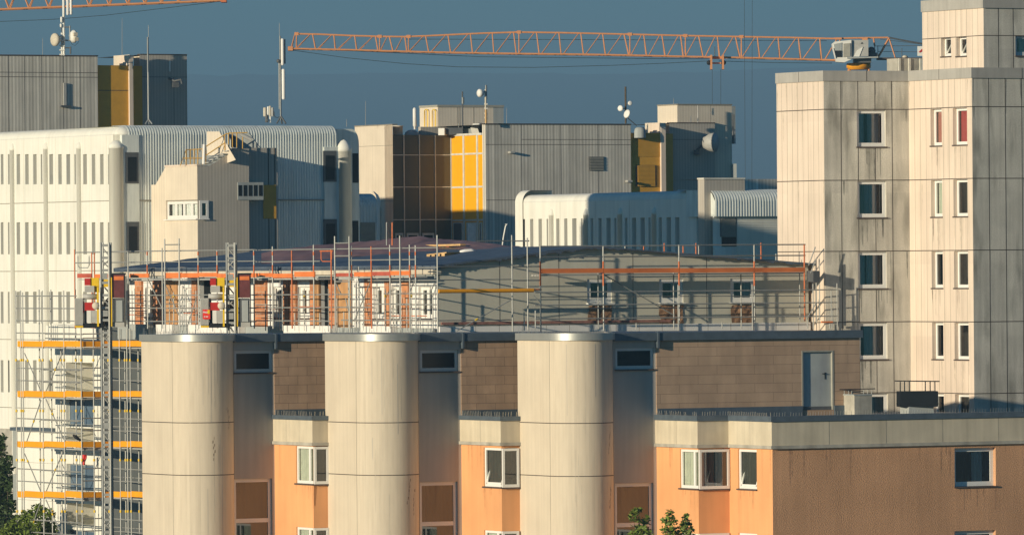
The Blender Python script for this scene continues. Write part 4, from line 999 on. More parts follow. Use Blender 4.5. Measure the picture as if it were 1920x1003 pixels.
    # brick plinth seen at the lower left
    mb = MB(); z = f.uz(10, 803)[1]; mb.fbox(f, 0, f.w, 0, z, 0, .05); mb.build('louvred_plinth', 'conc', T)
    return T, f, fd, zt, B
WB = white_building()

def stair_block():
    T = empty('stair_block', (*PL(370, 400, 371), 0), 'beige ribbed stair block with a corner window band and ochre roof steps', 'building')
    B = PL(370.5, 400, 370); A = go(B, -L2, 311, 400); A0 = go(A, (-L2 * .75 - D2 * .25).normalized(), 284, 400)
    C = go(B, D2, 467, 400); f0, f1, f2 = Face(A0, A), Face(A, B), Face(B, C)
    zt = P(340, 312, B.y + 1).z; zs = P(284, 345, B.y).z
    m = MB(); m.face([f0.pt(0, 0), f0.pt(f0.w, 0), f0.pt(f0.w, zt), f0.pt(f0.w * .3, zs), f0.pt(0, zs)]); m.build('side_wall', 'beige', T)
    w1 = (308, 377, 371, 411); w2 = (370.5, 377, 390, 410)
    u0, u1, z0, z1 = f1.rect(*w1); wa = window(T, f1, (.0, f1.w - .005, z0, z1), 'pvc', rec=.10, fw=.16, mull=(.27, .52, .77), px=False, cur=[(.1, .4, 'curtain'), (.5, .9, 'curtain')], sillw=.12, sill='pvc')
    u0, u1, _, _ = f2.rect(*w2); window(T, f2, (.08, u1, z0, z1), 'pvc', fw=.14, px=False, sillw=.12, sill='pvc', flat=True, cur=[(.5, .95, 'cur_dark')])
    m = MB(); m.wall(f1, 0, f1.w, 0, zt, 0, 1); m.fbox(f1, 0, f1.w, f1.uz(340, 376)[1] - .02, f1.uz(340, 376)[1] + .02, -.01, .004, 2); m.build('front_wall', ['beige', 'dark', 'joint2'], T)
    prof = [(370.5, 312), (389, 312), (402, 306), (443, 279), (467, 279)]
    m = MB(); zz = z1 + .3; m.wall(f2, 0, f2.w, 0, zz, 0, 1)
    m.face([f2.pt(0, zz), f2.pt(f2.w, zz)] + [f2.pt(*f2.uz(x, y)) for x, y in reversed(prof)])
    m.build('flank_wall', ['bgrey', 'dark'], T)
    m = MB()
    up = [f2.pt(*f2.uz(x, y)) for x, y in prof]
    m.grid([up, [Vector((*(p.xy - L2 * (f1.w + .2)), p.z)) for p in up]], 0, False)
    m.face([f0.pt(f0.w, zt), f0.pt(f0.w * .3, zs), f0.pt(f0.w * .3, zs, -3), f0.pt(f0.w, zt, -3)])
    m.face([f1.pt(0, zt), f1.pt(f1.w, zt), f1.pt(f1.w, zt, -3.), f1.pt(0, zt, -3.)])
    m.fbox(f1, -.05, f1.w + .03, zt, zt + .09, -.2, .04, 1)
    m.build('roof', ['bluegrey', 'twhite'], T)
    # recessed shaded wing to the right
    C2 = C - L2 * .5; E = go(C2, D2, 521, 400); fr = Face(C2, E); zr = P(490, 277, C.y).z
    m = MB(); m.wall(fr, -.1, fr.w, 0, zr, 0, 1); m.strip([E, E - L2 * 5], 0, zr); m.slab([C2, E, E - L2 * 5, C2 - L2 * 5], zr)
    for px in (504, 516): u = fr.uz(px, 400)[0]; m.fbox(fr, u - .02, u + .02, 0, zr, -.01, .02, 2)
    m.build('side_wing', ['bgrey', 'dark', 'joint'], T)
    ff = fr.off(.05); r = ff.rect(494, 347, 518, 410); mb = MB(); mb.fbox(ff, *r, -.1, 0); mb.build('ochre_panel', 'ochre', T)
    ff = fr.off(.55); r = ff.rect(446, 342, 494, 375)
    mb = MB(); mb.fbox(ff, r[0], r[1], r[2], r[3], -.8, 0); bw = mb.build('bay_window', 'bluegrey', T)
    for i in range(5):
        mb = MB(); a = r[0] + (r[1] - r[0]) * (i + .1) / 5; mb.fbox(ff, a, a + (r[1] - r[0]) * .14, r[2] + .2, r[3] - .15, 0, .01); mb.build('pane', 'black', bw)
    # roof hatch housing
    G = PL(388, 270, 373); H = go(G, L2, 411, 270); I = go(H, D2, 470, 270); fh, fi = Face(G, H), Face(H, I)
    m = MB(); z0 = zt - .2; m.face([fh.pt(0, z0), fh.pt(*fh.uz(442, 300)), fh.pt(*fh.uz(411, 247)), fh.pt(0, fh.uz(388, 247)[1])])
    m.build('hatch_cheek', 'beige', T)
    m = MB(); pr = [(440, 280), (428, 252), (466, 249), (487, 277)]; pp = [P(x, y, I.y - .2) for x, y in pr]
    m.face(pp); m.face([pp[1], pp[2], pp[2] + Vector((0, 2, 0)), pp[1] + Vector((0, 2, 0))]); m.face([pp[2], pp[3], pp[3] + Vector((0, 2, 0)), pp[2] + Vector((0, 2, 0))]); m.build('hatch_housing', 'bluegrey', T)
    m = MB(); m.hexa([P(433, 276, I.y - .3), P(440, 276, I.y - .3), P(440, 256, I.y - .3), P(433, 256, I.y - .3), P(433, 276, I.y - .25), P(440, 276, I.y - .25), P(440, 256, I.y - .25), P(433, 256, I.y - .25)]); m.build('hatch_opening', 'black', T)
    # steps and handrails
    Y = 371
    def rl(pts, nm='handrail', r=.032): mb = MB(); mb.path([P(x, y, Y) for x, y in pts], r, 6); mb.build(nm, 'rail', T)
    rl([(338, 311), (349, 281), (378, 280), (423, 252), (430, 250), (464, 249)]); rl([(344, 297), (378, 297), (422, 268)])
    for x, y0, y1 in ((349, 281, 310), (357, 281, 310), (364, 281, 310), (371, 281, 309), (380, 279, 309), (386, 276, 308), (421.5, 253, 285), (428.5, 250, 285), (436, 250, 280), (444, 249, 279), (455, 249, 279)): rl([(x, y0), (x, y1)], 'baluster')
    for i in range(6):
        t = i / 5; mb = MB(); p = P(392 + 44 * t, 305 - 27 * t, Y - .15); mb.box(p, .3, .5, .05, 0, TH); mb.build('step', 'mgrey', T)
    mb = MB(); a = P(382, 308, Y); mb.tube(a, P(383, 271, Y), .09, 10); mb.build('vent_pipe', 'dish', T)
    m = MB(); p, q = P(451, 252, Y), P(472, 262, Y); m.tube(p, q, .10, 10); m.build('floodlight', 'mgrey', T)
stair_block()

# ------------------------------------------------------------------ grey block with ochre strips (upper left)
def grey_strip_block(T, A, px_g0, px_g, tops, yref, setb, wall='ribgrey'):
    pass
def upper_left_block():
    T = empty('striated_grey_block', (*PL(90, 180, 398), 0), 'grey striated concrete block at upper left with an ochre strip and shaded end wing', 'building')
    B = PL(183.5, 180, 398); A = go(B, -D2, -20, 180); f = Face(A, B); zt = f.uz(90, 105.5)[1]
    m = MB(); m.wall(f, 0, f.w, 0, zt)
    for px in (16, 46, 78, 119, 150): u = f.uz(px, 170)[0]; m.fbox(f, u - .012, u + .012, 0, zt, -.01, .004, 1)
    for y in (136.5, 145): z = f.uz(90, y)[1]; m.fbox(f, 0, f.w, z - .015, z + .015, -.01, .005, 1)
    m.fbox(f, 0, f.w + .02, zt, zt + .06, -.4, .04, 2); m.slab([A, B, B - L2 * 8, A - L2 * 8], zt); m.strip([B, B - L2 * 8], 0, zt)
    m.build('striated_wall', ['ribgrey', 'joint', 'sill'], T)
    B2 = B - L2 * .25; C = go(B2, D2, 241, 180); f2 = Face(B2, C); z2 = f2.uz(212, 123)[1]
    m = MB(); m.wall(f2, -.05, f2.w, 0, z2); m.slab([B2, C, C - L2 * 6, B2 - L2 * 6], z2); z = f2.uz(212, 170)[1]; m.fbox(f2, 0, f2.w, z - .02, z + .02, -.01, .004, 1); m.build('ochre_strip', ['ochre', 'joint'], T)
    # fin
    F0 = go(C, L2, 243, 180); F1 = go(F0, D2, 250, 180); m = MB(); zf = f2.uz(245, 104)[1]
    m.prism([C, F0, F1, F1 - L2 * 1.6, C - L2 * 1.2], 0, zf); m.build('white_fin', 'twhite', T)
    # cream parapets standing behind
    for x0, x1, y0 in ((213, 243, 103), (250.5, 272, 103.5)):
        a = PL(x0, 112, C.y + 3); b = go(a, L2, x1, 112); mb = MB(); zz = P(x1, y0, b.y).z; mb.prism([a, b, b - L2 * .5 + D2 * .3, a + D2 * .3], z2 - .5, zz); mb.build('cream_parapet', 'beige', T)
    C2 = F1 - L2 * .8; E = go(C2, D2, 267, 180); f3 = Face(C2, E); z3 = f3.uz(258, 124)[1]
    m = MB(); m.wall(f3, 0, f3.w, 0, z3); m.slab([C2, E, E - L2 * 6, C2 - L2 * 6], z3); m.build('ochre_strip', 'ochre', T)
    E2 = E - L2 * .35; G = go(E2, D2, 351, 180); f4 = Face(E2, G); z4 = f4.uz(310, 103.5)[1]
    m = MB(); m.wall(f4, 0, f4.w, 0, z4); m.slab([E2, G, G - L2 * 6, E2 - L2 * 6], z4); m.strip([G, G - L2 * 6], 0, z4); m.fbox(f4, 0, f4.w, z4, z4 + .05, -.3, .03, 1)
    z = f4.uz(310, 145)[1]; m.fbox(f4, 0, f4.w, z - .012, z + .012, -.01, .004, 1); u = f4.uz(326, 180)[0]; m.fbox(f4, u - .012, u + .012, 0, z, -.01, .004, 1)
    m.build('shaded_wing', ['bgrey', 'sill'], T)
    # wall lamp and bracket
    mb = MB(); mb.tube(f4.pt(*f4.uz(317, 115), .1), f4.pt(*f4.uz(317, 135), .1), .05, 8); mb.build('wall_lamp', 'dish', T)
    mb = MB(); mb.path([f4.pt(*f4.uz(x, y), d) for x, y, d in ((315, 147, .1), (320, 153, .5), (328, 150, .8), (330, 158, .8))], .07, 6); mb.box(f4.pt(*f4.uz(322, 160), .5), .35, .3, .3, 0, .3); mb.build('camera_bracket', 'dgrey', T)
    # small aerial box on the grey wall
    mb = MB(); mb.fbox(f, f.uz(118, 180)[0], f.uz(123, 180)[0], f.uz(120, 198)[1], f.uz(120, 156)[1], .04, .12); mb.build('panel_aerial', 'mgrey', T)
    mb = MB(); mb.fbox(f, f.uz(112, 180)[0], f.uz(131, 180)[0], f.uz(120, 201)[1], f.uz(120, 198)[1], .0, .2); mb.build('aerial_bracket', 'dgrey', T)
    return zt, f
UL = upper_left_block()

# ------------------------------------------------------------------ centre block with ochre glazing
def centre_block():
    T = empty('ochre_glazed_block', (*PL(850, 350, 404), 0), 'central grey striated block with yellow and shade-toned glazed corner and shaded end tower', 'building')
    B = PL(737, 350, 400); A = go(B, -L2, 666, 350); f = Face(A, B); zt = f.uz(700, 236.5)[1]
    m = MB(); m.wall(f, 0, f.w, 0, zt); z = f.uz(705, 378)[1]; m.fbox(f, 0, f.w, z - .012, z + .012, -.01, .004, 1); z = f.uz(705, 274)[1]; m.fbox(f, 0, f.w, z - .012, z + .012, -.01, .004, 1)
    S = B - L2 * 1.02; m.strip([B, S], 0, zt); m.slab([A, B, S, S - L2 * 3, A - L2 * 3], zt); m.fbox(f, 0, f.w + .02, zt, zt + .06, -.3, .03, 1)
    m.build('cream_wall', ['beige', 'joint2'], T)
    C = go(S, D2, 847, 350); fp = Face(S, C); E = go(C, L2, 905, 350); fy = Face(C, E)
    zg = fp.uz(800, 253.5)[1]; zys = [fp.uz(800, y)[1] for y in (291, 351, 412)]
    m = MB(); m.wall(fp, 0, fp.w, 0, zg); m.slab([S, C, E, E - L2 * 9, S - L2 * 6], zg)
    m.build('shaded_glazing', 'ochre_shade', T)
    yt = fy.uz(875, 254)[1]
    m = MB(); m.wall(fy, 0, fy.w, 0, yt); m.build('yellow_glazing', 'yellow', T)
    m = MB()
    for px in (757.5, 786.5, 816, 846): u = fp.uz(px, 350)[0]; m.fbox(fp, u - .028, u + .028, 0, zg, 0, .05)
    m.build('mullion_grid', 'mull', T)
    m = MB()
    for z in zys: m.fbox(fp, 0, fp.w, z - .022, z + .022, 0, .04)
    m.build('transom', 'mull', T)
    m = MB()
    for px in (870.5, 896): u = fy.uz(px, 350)[0]; m.fbox(fy, u - .085, u + .085, 0, yt, 0, .05)
    m.build('mullion_grid', 'mull', T)
    m = MB()
    for y in (289, 351, 413): z = fy.uz(875, y)[1]; m.fbox(fy, 0, fy.w, z - .05, z + .05, 0, .04)
    m.fbox(fy, 0, fy.w, yt - .02, yt + .10, -.2, .06); m.build('transom', 'mull', T)
    for x0, x1 in ((741, 756), (763, 785), (792, 814)):
        ff = fp.off(.03); r = ff.rect(x0, 437, x1, 470); mb = MB(); mb.fbox(ff, *r, -.1, .02); wo = mb.build('window', 'mull', T)
        mb = MB(); mb.fbox(ff, r[0] + .1, r[1] - .1, r[2], r[3] - .12, .02, .03); mb.build('pane', 'black', wo)
    for x0, x1, mt in ((850, 868, 'dgrey'), (875, 894, 'curtain'), (899, 904, 'dgrey')):
        ff = fy.off(.03); r = ff.rect(x0, 417, x1, 470); mb = MB(); mb.fbox(ff, *r, -.1, .02); wo = mb.build('window', 'mull', T)
        mb = MB(); mb.fbox(ff, r[0] + .12, r[1] - .12, r[2], r[3] - .06, .02, .03); mb.build('pane', mt, wo)
    # striated wall
    E1 = go(E, (L2 + D2 * .3).normalized(), 911, 350); G = go(E1, D2, 1183.5, 350); fg = Face(E1, G); zt = fg.uz(1000, 234)[1]
    m = MB(); m.strip([E, E1], 0, zt); m.wall(fg, 0, fg.w, 0, zt)
    for px in (978, 1052, 1121): u = fg.uz(px, 300)[0]; m.fbox(fg, u - .012, u + .012, 0, zt, -.01, .004, 1)
    for y, p0 in ((262, 978), (271.5, 911), (375, 911)): z = fg.uz(1050, y)[1]; m.fbox(fg, fg.uz(p0, 300)[0], fg.w, z - .014, z + .014, -.01, .005, 1)
    m.fbox(fg, -.1, fg.w + .02, zt, zt + .06, -.4, .04, 1); m.slab([E, E1, G, G - L2 * 9, E - L2 * 9], zt); m.strip([G, G - L2 * 9], 0, zt)
    m.build('striated_wall', ['ribgrey', 'joint'], T)
    r = fg.rect(1103.5, 294, 1132, 320); mb = MB(); mb.fbox(fg, *r, 0, .05, 0)
    for i in range(9): z = r[2] + (r[3] - r[2]) * (i + .5) / 9; mb.fbox(fg, r[0] + .05, r[1] - .05, z - .03, z + .01, .05, .09, 1)
    mb.build('louvre_grille', ['dgrey', 'lou'], T)
    for x, y in ((957, 286), (1177, 340)): mb = MB(); mb.box(fg.pt(*fg.uz(x, y), .15), .3, .3, .1, 0, TH); mb.build('wall_lamp', 'mgrey', T)
    # ochre strip, fin, end tower
    B2 = G - L2 * .18; C2 = go(B2, D2, 1237.5, 300); f2 = Face(B2, C2); z2 = f2.uz(1210, 249.5)[1]
    m = MB(); m.wall(f2, -.05, f2.w, 0, z2); m.slab([B2, C2, C2 - L2 * 6, B2 - L2 * 6], z2); zj = f2.uz(1210, 294)[1]; n = 34
    u0 = f2.uz(1184, 270)[0]
    for i in range(n): z = zj + (z2 - zj) * (i + .5) / n; m.fbox(f2, u0 + .1, f2.w, z - .02, z + .015, 0, .03, 0)
    m.build('ochre_strip', ['ochre', 'joint'], T)
    r = f2.rect(1192, 310, 1230, 349); mb = MB(); mb.fbox(f2, *r, 0, .06, 0); n = 16
    for i in range(n): z = r[2] + (r[3] - r[2]) * (i + .5) / n; mb.fbox(f2, r[0] + .1, r[1] - .1, z - .05, z + .01, .06, .10, 1)
    mb.build('louvre_grille', ['joint', 'ochre'], T)
    F0 = go(C2, L2, 1240, 300); F1 = go(F0, D2, 1248.5, 300); m = MB(); zf = f2.uz(1243, 231)[1]; m.prism([C2, F0, F1, F1 - L2 * 1.6, C2 - L2 * 1.2], 0, zf); m.build('white_fin', 'twhite', T)
    for x0, x1, y0 in ((1209.5, 1238, 230), (1247.5, 1266, 231)):
        a = PL(x0, 240, C2.y + 3); b = go(a, L2, x1, 240); mb = MB(); zz = P(x1, y0, b.y).z; mb.prism([a, b, b - L2 * .5 + D2 * .3, a + D2 * .3], z2 - .5, zz); mb.build('cream_parapet', 'beige', T)
    C3 = F1 - L2 * .95; E3 = go(C3, D2, 1262, 300); f3 = Face(C3, E3); z3 = f3.uz(1255, 251)[1]; m = MB(); m.wall(f3, 0, f3.w, 0, z3); m.slab([C3, E3, E3 - L2 * 6, C3 - L2 * 6], z3); m.build('ochre_strip', 'ochre', T)
    E4 = E3 - L2 * .4; H = go(E4, D2, 1341, 300); f4 = Face(E4, H); z4 = f4.uz(1300, 231.5)[1]
    m = MB(); m.wall(f4, 0, f4.w, 0, z4); m.slab([E4, H, H - L2 * 5, E4 - L2 * 5], z4); m.strip([H, H - L2 * 3], 0, z4); m.fbox(f4, 0, f4.w, z4, z4 + .05, -.3, .03, 1)
    z = f4.uz(1300, 262)[1]; m.fbox(f4, 0, f4.w, z - .012, z + .012, -.01, .004, 1); m.build('shaded_wing', ['bgrey', 'sill'], T)
    H2 = H - L2 * 2.2; I = go(H2, D2, 1373, 300); f5 = Face(H2, I); z5 = P(1300, 199, H2.y).z
    # tall rear part
    a = PL(1233, 220, H2.y - .8); b = go(a, L2, 1270, 220); c = go(b, D2, 1372, 220); d = go(c, D2, 1379, 220)
    zz = P(1270, 197.5, b.y).z; m = MB(); f6, f7 = Face(a, b), Face(b, c); m.wall(f6, 0, f6.w, 0, zz); m.wall(f7, 0, f7.w, 0, zz, 0); m.slab([a, b, c, c - L2 * 6, a - L2 * 2 + D2 * 4], zz); m.strip([c, c - L2 * 6], 0, zz)
    for px in (1310, 1332): u = f7.uz(px, 230)[0]; m.fbox(f7, u - .01, u + .01, z4, zz, -.01, .003, 1)
    m.fbox(f7, 0, f7.w + .02, zz, zz + .07, -.4, .04, 1); m.fbox(f6, 0, f6.w, zz, zz + .07, -.3, .04, 1)
    m.build('rear_tower', ['beige', 'joint2'], T)
    mb = MB(); k = Face(c, d); mb.wall(k, 0, k.w, P(1376, 270, c.y).z, zz - .05); mb.build('service_shaft', 'bluegrey', T)
    mb = MB(); mb.tube(P(1375, 215, c.y - .3), P(1374, 270, c.y - .3), .06); mb.build('drain_pipe', 'dgrey', T)
    mb = MB(); mb.box(P(1377, 322, c.y), .25, .3, .9); mb.build('junction_box', 'bluegrey', T)
    # drum antenna on the shaded wing
    D_ = empty('drum_antenna', f4.pt(*f4.uz(1325, 269), .3), 'grey drum shaped dish antenna mounted on the shaded end wall', 'antenna')
    c0 = f4.pt(*f4.uz(1313, 268), .5); ax = Vector((.90, -.42, 0)).normalized(); mb = MB(); mb.lathe(c0, [(0, 0), (.35, 0), (.52, .35), (.56, .62), (.56, .66), (0, .67)], 20, 0, ax); mb.build('drum', 'mgrey', D_)
    mb = MB(); mb.tube(f4.pt(*f4.uz(1306, 282), 0), c0, .06); mb.box(f4.pt(*f4.uz(1303, 286), .2), .3, .3, .25); mb.build('bracket', 'dgrey', D_)
    # rooftop plant room
    a = PL(787, 220, 408); b = go(a, L2, 821, 220); c = go(b, D2, 925, 220); d = go(c, D2, 944.5, 220); zr = P(821, 201, b.y).z; zr0 = zg - .1
    Rr = empty('rooftop_plant_room', (*b, zr0), 'cream rooftop plant room with two yellow ladder hoops on the central roof', 'roof room')
    fa, fb_, fc_ = Face(a, b), Face(b, c), Face(c, d); m = MB()
    m.wall(fa, 0, fa.w, zr0, zr); m.wall(fb_, 0, fb_.w, zr0, zr, 0); m.wall(fc_, 0, fc_.w, zr0, zr, 1); m.slab([a, b, d, d - L2 * 4, a - L2 * 1 + D2 * 3], zr)
    cap_band(m, [a, b, d], zr, zr + .12, .05, .4, 2)
    for px in (858, 862, 888): u = fb_.uz(px, 220)[0]; m.fbox(fb_, u - .012, u + .012, zr0, zr, -.01, .01, 3)
    m.build('wall', ['beige', 'bluegrey', 'lou', 'joint2'], Rr)
    for x in (799, 813.5):
        mb = MB(); ff = fa.off(.12); p = [ff.pt(*ff.uz(x - 3, 238)), ff.pt(*ff.uz(x - 3, 208)), ff.pt(*ff.uz(x - 1.5, 206)), ff.pt(*ff.uz(x + 1.5, 206)), ff.pt(*ff.uz(x + 3, 208)), ff.pt(*ff.uz(x + 3, 250))]; mb.path(p, .035); mb.build('ladder_hoop', 'yel', Rr)
    a = PL(784.5, 245, 403.5); b = go(a, L2, 789, 245); c = go(b, D2, 905, 245); m = MB(); m.prism([a, b, c, c - L2 * 2, a - L2 * 1 + D2 * 1], zr0, P(800, 238, b.y).z); tag(m.build('roof_plinth', 'bgrey'), 'low grey plinth under the plant room behind the yellow glazing', 'plinth')
    T2 = empty('silver_duct', P(850, 252, 402.5), 'angular silver ventilation duct lying on the roof above the yellow glazing', 'duct')
    def bx(nm, mt, x0, y0, x1, y1, Y, dd=.8, rz=0): mb = MB(); p, q = P(x0, y0, Y), P(x1, y1, Y); mb.box((p + q) / 2, q.x - p.x, dd, p.z - q.z, 0, rz); mb.build(nm, mt, T2)
    bx('outlet', 'mwhite', 824, 241, 836, 254, 402.3, .6, -.25); bx('run', 'dgrey', 835, 240, 868, 253, 402.6, .8); bx('run', 'bluegrey', 866, 242, 886, 253, 402.8, .6)
    mb = MB(); pp = [(882, 240), (887, 232), (899, 232), (896, 242), (900, 254), (886, 254)]; fr_ = [P(x, y, 402.2) for x, y in pp]; bk_ = [p + Vector((.3, .8, 0)) for p in fr_]; mb.face(fr_); mb.grid([fr_ + [fr_[0]], bk_ + [bk_[0]]], 0, False); mb.build('elbow', 'mwhite', T2)
    bx('cap', 'dgrey', 897, 231, 904, 253, 402.9, .8)
    mb = MB(); p, q = P(778, 243, 402), P(777.5, 205, 402); mb.lathe(Vector((q.x, q.y, p.z)), [(.06, 0), (.06, .15), (.11, .2), (.11, q.z - p.z), (.06, q.z - p.z + .08), (0, q.z - p.z + .09)], 12); tag(mb.build('flue_pipe', 'dish'), 'slim white flue pipe standing left of the plant room', 'flue')
    mb = MB(); p = P(772, 254, 402.4); mb.lathe(p, [(.42 * math.cos(a), .32 * math.sin(a)) for a in [R(90) * i / 6 for i in range(7)]], 16); tag(mb.build('skylight_dome', 'bluegrey'), 'pale blue skylight dome beside the slim flue pipe', 'skylight')
    mb = MB(); p = P(746, 254, 402); z1 = P(746, 236, 402).z - p.z; mb.lathe(p, [(.28, -.5), (.28, z1 - .05), (.31, z1 - .05), (.31, z1), (0, z1 + .01)], 18); tag(mb.build('round_vent', 'beige'), 'squat round cream vent beside the cream wall top', 'vent')
    mb = MB(); p = P(1200, 249, 404); mb.lathe(p, [(.34, -.3), (.34, .05), (.30, .22), (.2, .3), (0, .33)], 18); tag(mb.build('skylight_dome', 'bluegrey'), 'blue grey skylight dome between the striated wall and cream parapet', 'skylight')
centre_block()
# ------------------------------------------------------------------ white curved building right of centre
def white_annex():
    T = empty('slit_window_hall', (*PL(1130, 420, 374), 0), 'low white hall with rounded roof edge and slit windows, half of it in blue shade', 'building')
    A = PL(968, 420, 382.4); B = go(A, L2, 1306, 420); f = Face(A, B); Yb = B.y
    zt = P(1300, 357, B.y).z; zv = P(1300, 372, B.y).z; rad = .6
    sl = [(981, 7), (997, 6), (1013, 6.5), (1026.5, 3), (1046, 6), (1061, 6), (1077, 8), (1091, 3), (1110, 5), (1125, 6), (1141, 8), (1154, 4), (1174, 5), (1189, 8), (1205, 8), (1218, 4), (1238, 6), (1254, 8), (1270, 8)]
    for i, (px, w) in enumerate(sl): slot(T, f, px, w, 411 - (px - 980) * .012, 474, 0 if px < 1040 else 1 if px < 1070 else 2)
    m = MB(); m.wall(f, 0, f.w, 0, zv, 0, 1, .5); round_top(m, f, 0, f.w, zv, zt, rad, 0, zb=zv)
    for px in (1050, 1117, 1180): u = f.uz(px, 380)[0]; m.fbox(f, u - .008, u + .008, 0, zv, -.01, .003, 2)
    m.slab([A - f.n * rad, B - f.n * rad, B - f.n * rad + D2 * 6, A - f.n * rad + D2 * 9], zt - .02)
    m.build('front_wall', ['white', 'dark', 'joint2'], T)
    for px, yt in ((1035, 391), (1099.5, 391), (1163.5, 389.5), (1227.5, 388.5)): pilaster(T, f, px, yt, yt + 14, .17)
    # raised lip at the left end
    m = MB(); n = 10; prof = [f.pt(0, 0, .06)] + [f.pt(0, zv + (zt - zv + .25) * math.sin(a), .06 - rad * (1 - math.cos(a))) for a in [R(90) * i / n for i in range(n + 1)]] + [f.pt(0, zt + .25, -2.2)]
    m.grid([prof, [p + Vector((*f.u * .85, 0)) for p in prof]], 0, True); m.face([prof[0]] + prof[1:] + [f.pt(0, 0, -2.2)]); m.build('raised_verge', 'white', T)
    # right corner turning into the ribbed side
    C = go(B, D2, 1330, 420); fd = Face(B, C); m = MB(); round_top(m, fd, 0, fd.w, zv, zt, rad, 0, ribs=.20, amp=.05); m.build('ribbed_wall', 'ribwhite', T)
    # plain stair core
    E = PL(1309, 400, Yb - 1.2); G = go(E, L2, 1321, 400); H = go(G, D2, 1397, 400); fg, fh = Face(E, G), Face(G, H); zc = P(1321, 336.5, G.y).z
    m = MB(); m.wall(fg, 0, fg.w, 0, zc); m.wall(fh, 0, fh.w, 0, zc); m.slab([E, G, H, H - L2 * 4, E - L2 * 3], zc); m.strip([H, H - L2 * 5], 0, zc); cap_band(m, [E, G, H], zc, zc + .08, .05, .3, 1); m.build('stair_core', ['bgrey', 'mull'], T)
    m = MB(); a = PL(1396, 345, Yb + 8); b = go(a, D2, 1462, 345); ff = Face(a, b); m.wall(ff, 0, ff.w, 0, ff.uz(1430, 336)[1]); m.build('rear_wall', 'ribgrey', T)
    # ribbed wing with louvred band
    I = PL(1341, 430, Yb - 2); J = go(I, D2, 1475, 430); fi = Face(I, J); zt2 = P(1341, 356, I.y).z; zb2 = P(1341, 406, I.y).z
    m = MB(); round_top(m, fi, 0, fi.w, zt2 - .6, zt2, .8, 0, ribs=.16, amp=.03, zb=zb2); m.face([fi.pt(0, zb2), fi.pt(0, zt2 - .6), fi.pt(0, zt2 - .2, -.3), fi.pt(0, zt2, -.8), fi.pt(0, zt2, -3), fi.pt(0, zb2, -3)]); m.build('ribbed_eaves', 'ribwhite', T)
    m = MB(); ff = fi.off(-.25); m.wall(ff, 0, ff.w, 0, zb2)
    u0 = ff.uz(1381, 430)[0]; n = 30; z0 = P(1400, 500, I.y).z
    for i in range(n): z = z0 + (zb2 - z0) * (i + .5) / n; m.fbox(ff, u0, ff.w, z - .03, z + .03, 0, .05)
    m.fbox(ff, 0, ff.w, zb2 - .06, zb2, 0, .12); m.build('louvred_wall', 'white', T)
    r = ff.rect(1350, 409, 1380, 444); mb = MB(); mb.fbox(ff, *r, 0, .05, 0)
    for i in range(16): z = r[2] + (r[3] - r[2]) * (i + .5) / 16; mb.fbox(ff, r[0] + .05, r[1] - .05, z - .025, z + .01, .05, .08, 1)
    mb.build('louvre_grille', ['dgrey', 'lou'], T)
    r = ff.rect(1353, 444.5, 1380, 462); mb = MB(); mb.fbox(ff, *r, 0, .05); mb.build('window', 'black', T)
    m = MB(); m.fbox(ff, 0, 1.0, 0, P(1345, 464, I.y).z, 0, .2); m.build('low_wall', 'ribwhite', T)
    # small ribbed pavilion left of centre
    N = empty('ribbed_pavilion', (*PL(700, 420, 392), 0), 'small rounded ribbed white pavilion with a louvred front below the cream wall', 'building')
    a = PL(668, 420, 390); b = go(a, D2, 716, 420); fn = Face(a, b); zt = P(690, 365, a.y).z; zv = zt - .7
    m = MB(); round_top(m, fn, 0, fn.w - .25, zv, zt, .7, 0, ribs=.18, amp=.06); m.build('ribbed_wall', 'ribwhite', N)
    m = MB(); rows = []
    for a_ in [R(90) * i / 8 for i in range(9)]: rows.append([fn.pt(fn.w - .25 + .25 * math.sin(a_), z, -.25 * (1 - math.cos(a_))) for z in (0, zv)] + [fn.pt(fn.w - .25 + .25 * math.sin(a_) * math.cos(b_), zv + (zt + .2 - zv) * math.sin(b_), -.7 * (1 - math.cos(b_))) for b_ in (R(25), R(50), R(75), R(90))])
    m.grid(rows, 0, True); m.strip([fn.B, fn.B - L2 * 3], 0, zv); m.build('rounded_end', 'white', N)
    r = fn.rect(675, 417, 702, 470); mb = MB(); mb.fbox(fn, *r, 0, .10, 0)
    for i in range(22): z = r[2] + (r[3] - r[2]) * (i + .5) / 22; mb.fbox(fn, r[0], r[1], z - .02, z + .02, .10, .13, 0)
    mb.build('louvred_front', 'lou', N)
white_annex()

# unseen tower added beyond the left edge, shaped to cast shade across the hall
def shade_tower():
    T = empty('added_shade_tower', (-34, 337, 0), 'plain tower added out of view beyond the left edge to shade the hall', 'building')
    m = MB(); q = [Vector((-36, 321.5)), Vector((-28.2, 321.5)), Vector((-28.2, 343.2)), Vector((-36, 339))]; m.prism(q, 0, 33.3); m.build('wall', 'bgrey', T)
    m = MB(); m.prism([Vector((-35.5, 328.6)), Vector((-28.35, 328.6)), Vector((-28.35, 339.6)), Vector((-35.5, 338.5))], 33.2, 36); m.build('upper_shade_block', 'bgrey', T)  # added block that raises the shadow over the hall's right part
    m = MB(); m.prism([Vector((-31.2, 340)), Vector((-28.9, 340)), Vector((-28.9, 341.5)), Vector((-31.2, 341.5))], 33.2, 34.0); m.build('roof_shade_block', 'bgrey', T)  # small added block that breaks up the shadow's top edge
    f = Face(q[0], q[1])
    for k in range(8):
        for i in range(5):
            mb = MB(); mb.fbox(f, .5 + i * 1.5, 1.4 + i * 1.5, 2 + k * 3.7, 3.6 + k * 3.7, -.05, .04); mb.build('window', 'black', T)
shade_tower()

